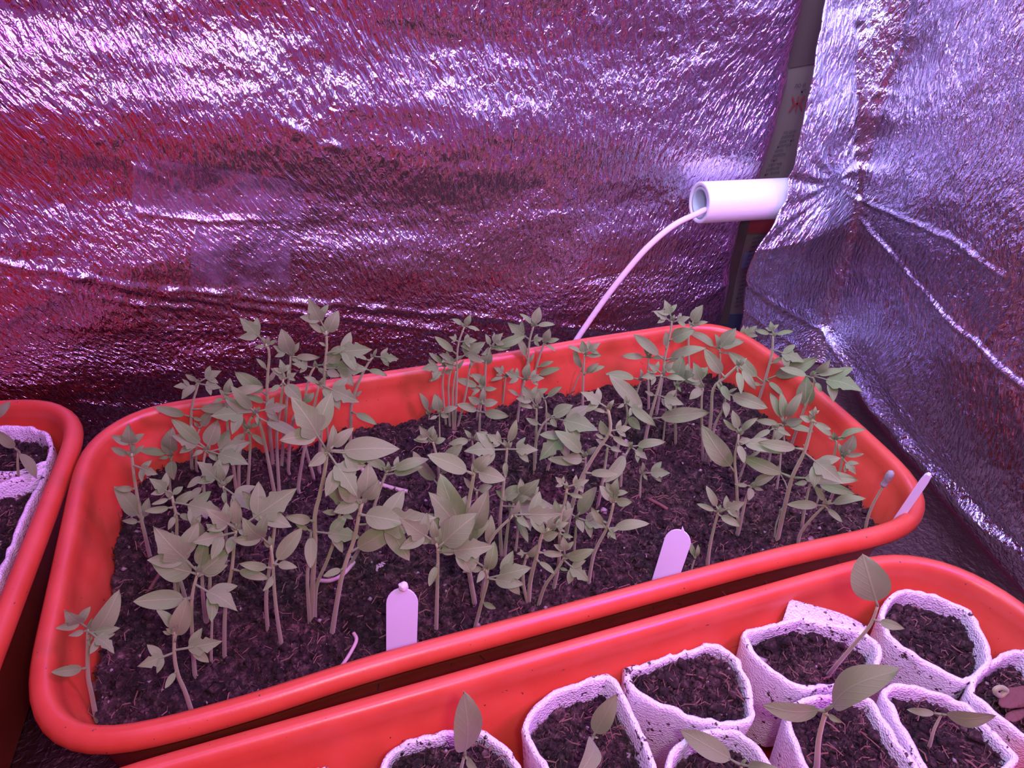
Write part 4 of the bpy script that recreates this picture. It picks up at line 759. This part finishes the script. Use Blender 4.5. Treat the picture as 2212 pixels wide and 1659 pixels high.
SE([(1553, 825), (1556, 772), (1553, 752)], 'tomato seedling with two big overlapping oval leaves at the back right', [(1, 1586, 713, 'O'), (1, 1601, 739, 'O'), (.95, 1496, 721, 'C'), (1, 1546, 724, 'S'), (.9, 1575, 765, 'C')])
SE([(1581, 797), (1592, 760), (1604, 734)], 'small tomato seedling against the right end of the back tray wall', [(1, 1633, 706, 'T'), (1, 1606, 706, 'S'), (.95, 1632, 753, 'C')])
SE([(1637, 872), (1652, 823), (1667, 767), (1670, 724)], 'tall tomato seedling before the corner, with two long cotyledons low down', [(1, 1665, 696, 'T'), (1, 1633, 713, 'C'), (1, 1709, 716, 'C'), (.82, 1731, 780, 'T'), (.36, 1581, 767, 'C'), (.4, 1757, 777, 'C'), (.32, 1621, 826, 'C'), (.42, 1688, 851, 'C'), (.62, 1690, 773, 'C')], rs=1.15)
SE([(1712, 955), (1735, 890), (1758, 833), (1755, 812)], 'tomato seedling spreading over the right tray wall near the corner', [(.55, 1742, 820, 'O'), (.97, 1692, 797, 'C'), (1, 1853, 842, 'T'), (1, 1817, 800, 'C'), (.95, 1773, 845, 'S'), (1, 1763, 800, 'S'), (1, 1790, 780, 'S')])
SE([(1695, 974), (1693, 940), (1692, 914)], 'tomato seedling with several narrow leaves crowded below the corner', [(1, 1667, 855, 'C'), (.98, 1687, 853, 'C'), (1, 1728, 853, 'C'), (.95, 1639, 909, 'C'), (.97, 1677, 949, 'O'), (.95, 1751, 931, 'C'), (1, 1730, 909, 'O')])
SE([(1660, 1000), (1668, 960), (1673, 925)], 'low tomato seedling with a green leaf tip, in front of the narrow-leaved one', [(1, 1672, 930, 'S'), (1, 1632, 945, 'C'), (1, 1705, 940, 'C')])
SE([(1678, 1172), (1694, 1100), (1712, 1030), (1737, 978), (1751, 929), (1757, 903)], 'tall thick tomato seedling with wide arching leaves at the right side', [(.56, 1611, 990, 'C'), (.56, 1838, 1036, 'C'), (.76, 1812, 1038, 'T'), (.78, 1648, 957, 'C'), (1, 1761, 880, 'T'), (.98, 1762, 918, 'C'), (.98, 1791, 926, 'C'), (.8, 1735, 960, 'S'), (.97, 1730, 900, 'O')], rs=1.3)
SE([(1672, 1165), (1676, 1135), (1684, 1110)], 'very short pale tomato stem at the foot of the tall thick one', [(1, 1688, 1098, 'S')], rs=.7)
SE([(1775, 1075), (1795, 1010), (1806, 965), (1805, 948)], 'tomato seedling beside the right tray wall, its leaves over the red rim', [(1, 1762, 918, 'C'), (1, 1862, 929, 'C'), (1, 1826, 947, 'S'), (.97, 1790, 945, 'C')])
SE([(1790, 1090), (1812, 1030), (1820, 985)], 'tomato seedling nearest the right wall with tiny fresh shoots', [(1, 1843, 943, 'O'), (1, 1861, 981, 'C'), (.97, 1846, 1021, 'T'), (1, 1812, 960, 'S'), (1, 1838, 968, 'S')])
SE([(1675, 1070), (1683, 1020), (1687, 975)], 'thin tomato stem left of the tall thick one at the right', [(1, 1655, 950, 'S'), (1, 1710, 962, 'S')], rs=.8)
SE([(1701, 1062), (1697, 1045), (1690, 1032)], 'single green leaf on a short stalk left of the tall thick stem', [(1, 1681, 1008, 'C')], rs=.7)
SE([(1758, 1112), (1768, 1075), (1780, 1045)], 'thin reddish tomato stem close to the soil edge at the right wall', [(1, 1795, 1020, 'S')], rs=.8)
SE([(1594, 1145), (1591, 1049), (1587, 993), (1594, 951), (1596, 936)], 'slim tomato seedling with a paddle-shaped leaf on a long stalk to its left', [(.62, 1524, 930, 'B'), (.92, 1606, 996, 'B'), (.92, 1682, 974, 'B'), (1, 1566, 909, 'C'), (1, 1632, 906, 'C'), (1, 1583, 891, 'S'), (.9, 1620, 950, 'O')])
SE([(1597, 1035), (1606, 1010), (1615, 988)], 'short tomato stem right behind the paddle-leaved one', [(1, 1640, 975, 'C'), (1, 1600, 970, 'S')])
SE([(1596, 1147), (1604, 1110), (1612, 1076), (1622, 1050)], 'small tomato seedling with round leaves at the right front', [(1, 1618, 1078, 'O'), (1, 1590, 1046, 'C'), (1, 1670, 1028, 'B'), (1, 1646, 1058, 'S')])
SE([(1528, 1228), (1532, 1190), (1540, 1150), (1552, 1104)], 'small tomato seedling right of the leaning label', [(1, 1528, 1055, 'C'), (.98, 1510, 1090, 'C'), (.98, 1604, 1086, 'T'), (.95, 1594, 1134, 'B')])
SE([(1722, 1190), (1728, 1155), (1752, 1122), (1784, 1090)], 'tomato seedling bowed right with a pair of long level leaves, near right corner', [(.98, 1708, 1090, 'C'), (1, 1861, 1078, 'C'), (1, 1761, 1051, 'C'), (.97, 1816, 1125, 'C')])
SE([(1730, 1150), (1738, 1100), (1746, 1060), (1752, 1040)], 'tomato seedling behind the bowed one near the right corner', [(1, 1836, 1064, 'C'), (1, 1765, 1020, 'C'), (1, 1720, 1045, 'S')])
SE([(1492, 1240), (1496, 1222), (1501, 1208)], 'tiny sprout with two closed green seed leaves beside the leaning label', [(1, 1489, 1172, 'C'), (1, 1508, 1180, 'C')], rs=.8)
# withered sprout still wearing its seed coat
r_ = SE([(1866, 1160), (1874, 1120), (1888, 1085), (1907, 1052)], 'withered sprout wearing its grey seed coat, right corner of the middle tray', [], rs=.95)
bs = U(1866, 1160, ZS); hh = np.array([CAM[0]-bs[0], CAM[1]-bs[1], 0]); hh /= np.linalg.norm(hh)
p0, p1 = V(1907, 1050, bs, hh), V(1927, 1018, bs, hh); v, f, u = tube(catmull(np.array([p0, p0*.6+p1*.4, p1]), 5), [.0012, .0019, .0022, .0018, .0018, .0019, .0021, .0023, .0024, .0020, .0010], 9)
place(mesh_obj('seed_coat', v, f, M['husk']), r_)['label'] = 'grey shrivelled seed coat'
# ================================================================ pepper seedlings in the foam pots
def PE(*a, **k): return seedling(*a, zs=k.pop('zs', ZP-.006), name='pepper_seedling', group='pepper seedlings in foam pots', cotmat='pepper', smat='stem_pepper', rs=k.pop('rs', 1.0), **k)
PE([(1793, 1453), (1845, 1392), (1880, 1350), (1896, 1309)], 'tallest pepper seedling, with one broad leaf standing straight up', [(1, 1866, 1209, 'P'), (.85, 1947, 1356, 'S')], rs=.95)
PE([(1764, 1656), (1768, 1600), (1778, 1555), (1784, 1535)], 'pepper seedling with two broad leaves spread like wings at the bottom', [(1, 1661, 1526, 'W'), (1, 1929, 1453, 'W'), (.95, 1815, 1559, 'S')], rs=1.25)
PE([(2007, 1612), (2018, 1575), (2034, 1543)], 'small pepper seedling with level narrow leaves in the bottom right pot', [(1, 1967, 1534, 'C'), (1, 2140, 1546, 'Q')], rs=.95)
PE([(1610, 1690), (1604, 1668), (1600, 1652)], 'pepper seedling cut off by the bottom edge, one leaf pointing up left', [(1, 1483, 1585, 'B'), (1, 1675, 1662, 'C'), (1, 1612, 1640, 'S')])
PE([(994, 1668), (998, 1652), (1003, 1632)], 'pepper seedling with one narrow upright leaf in the leftmost pot', [(1, 1002, 1509, 'Q'), (1, 1032, 1668, 'C'), (1, 1018, 1640, 'S')])
PE([(1272, 1612), (1276, 1602), (1281, 1591)], 'pepper seedling with two narrow leaves in line in the high-rimmed pot', [(1, 1325, 1510, 'Q'), (1, 1250, 1672, 'Q'), (1, 1292, 1594, 'S')])
PE([(42, 1036), (38, 1005), (39, 974)], 'pepper seedling with two drooping leaves in the left tray', [(1, -6, 933, 'B'), (1, 75, 1028, 'Q')])
PE([(-30, 960), (-28, 930), (-24, 912)], 'pepper seedling of which only a leaf edge shows at the left edge', [(1, 18, 872, 'B'), (1, -60, 880, 'B')])
# curled sprout and bark chip in the right-edge pot
b9 = U(2172, 1515, ZP-.005); rt = empty('pepper_seedling', b9)
n9 = np.array([0, -1., .35]); n9 /= np.linalg.norm(n9)
lp = catmull(np.array([V(x, y, b9, n9) for x, y in ((2190, 1515), (2172, 1507), (2154, 1500), (2150, 1490), (2162, 1485), (2174, 1492), (2160, 1505))]), 6)
v, f, u = tube(lp, [.0012]*len(lp), 8); place(mesh_obj('curled_stem', v, f, M['stem'], uv=u), rt)
tag(rt, 'pale sprout curled in a loop beside the bark chip', 'seedling', 'pepper seedlings in foam pots')
tag(blob('bark_chip', U(2196, 1505, ZP-.001), .0085, M['bark'], 5, (1.3, .6, .12)), 'reddish bark chip on the soil of the right-edge pot', 'bark chip')
tag(blob('bark_chip', U(2195, 1545, ZP-.003), .006, M['bark'], 9, (1.2, .4, .15)), 'small bark splinter below the large bark chip', 'bark chip')
tag(blob('wood_chip', U(222, 1478, ZS+.001), .0055, M['bark'], 19, (1.3, .6, .4)), 'brown wood chip on the soil in the near left corner', 'wood chip')
tag(blob('mould_tuft', U(824, 1226, ZS), .0036, M['cord'], 29, (1, 1, .25)), 'small white tuft of mould on the soil above the first label', 'mould')
def strand(name, pts, r, m, label, cat, zs=ZS+.0025):
    P_ = catmull(np.array([U(x, y, zs+dz) for x, y, dz in pts]), 8); v, f, u = tube(P_, [r]*len(P_), 8)
    return tag(mesh_obj(name, v, f, m, uv=u), label, cat)
strand('white_cord', [(772, 990, 0), (785, 1018, .002), (803, 1036, .002), (830, 1049, .001), (862, 1058, .0), (880, 1062, -.002)], .0015, M['cord'], 'white cord arching over the soil left of centre', 'cord')
strand('pale_root', [(690, 1254, 0), (715, 1254, .002), (742, 1240, .003), (765, 1214, .002)], .0012, M['cord'], 'pale curved root beside the hairy leaning stem', 'root')
strand('dead_stem', [(720, 1455, .0), (740, 1436, .002), (760, 1405, .004), (770, 1382, .005), (764, 1368, .004)], .0010, M['cord'], 'dry pale dead stem left of the upright label', 'stem')
strand('twig', [(323, 1274, 0), (335, 1255, .002), (346, 1238, .003)], .0011, M['bark'], 'short brown twig on the soil at the left', 'twig')
strand('fallen_leaf_stalk', [(1402, 1078, 0), (1425, 1090, .001), (1442, 1100, .0)], .0012, M['bark'], 'brown dry splinter on the soil at centre right', 'twig')
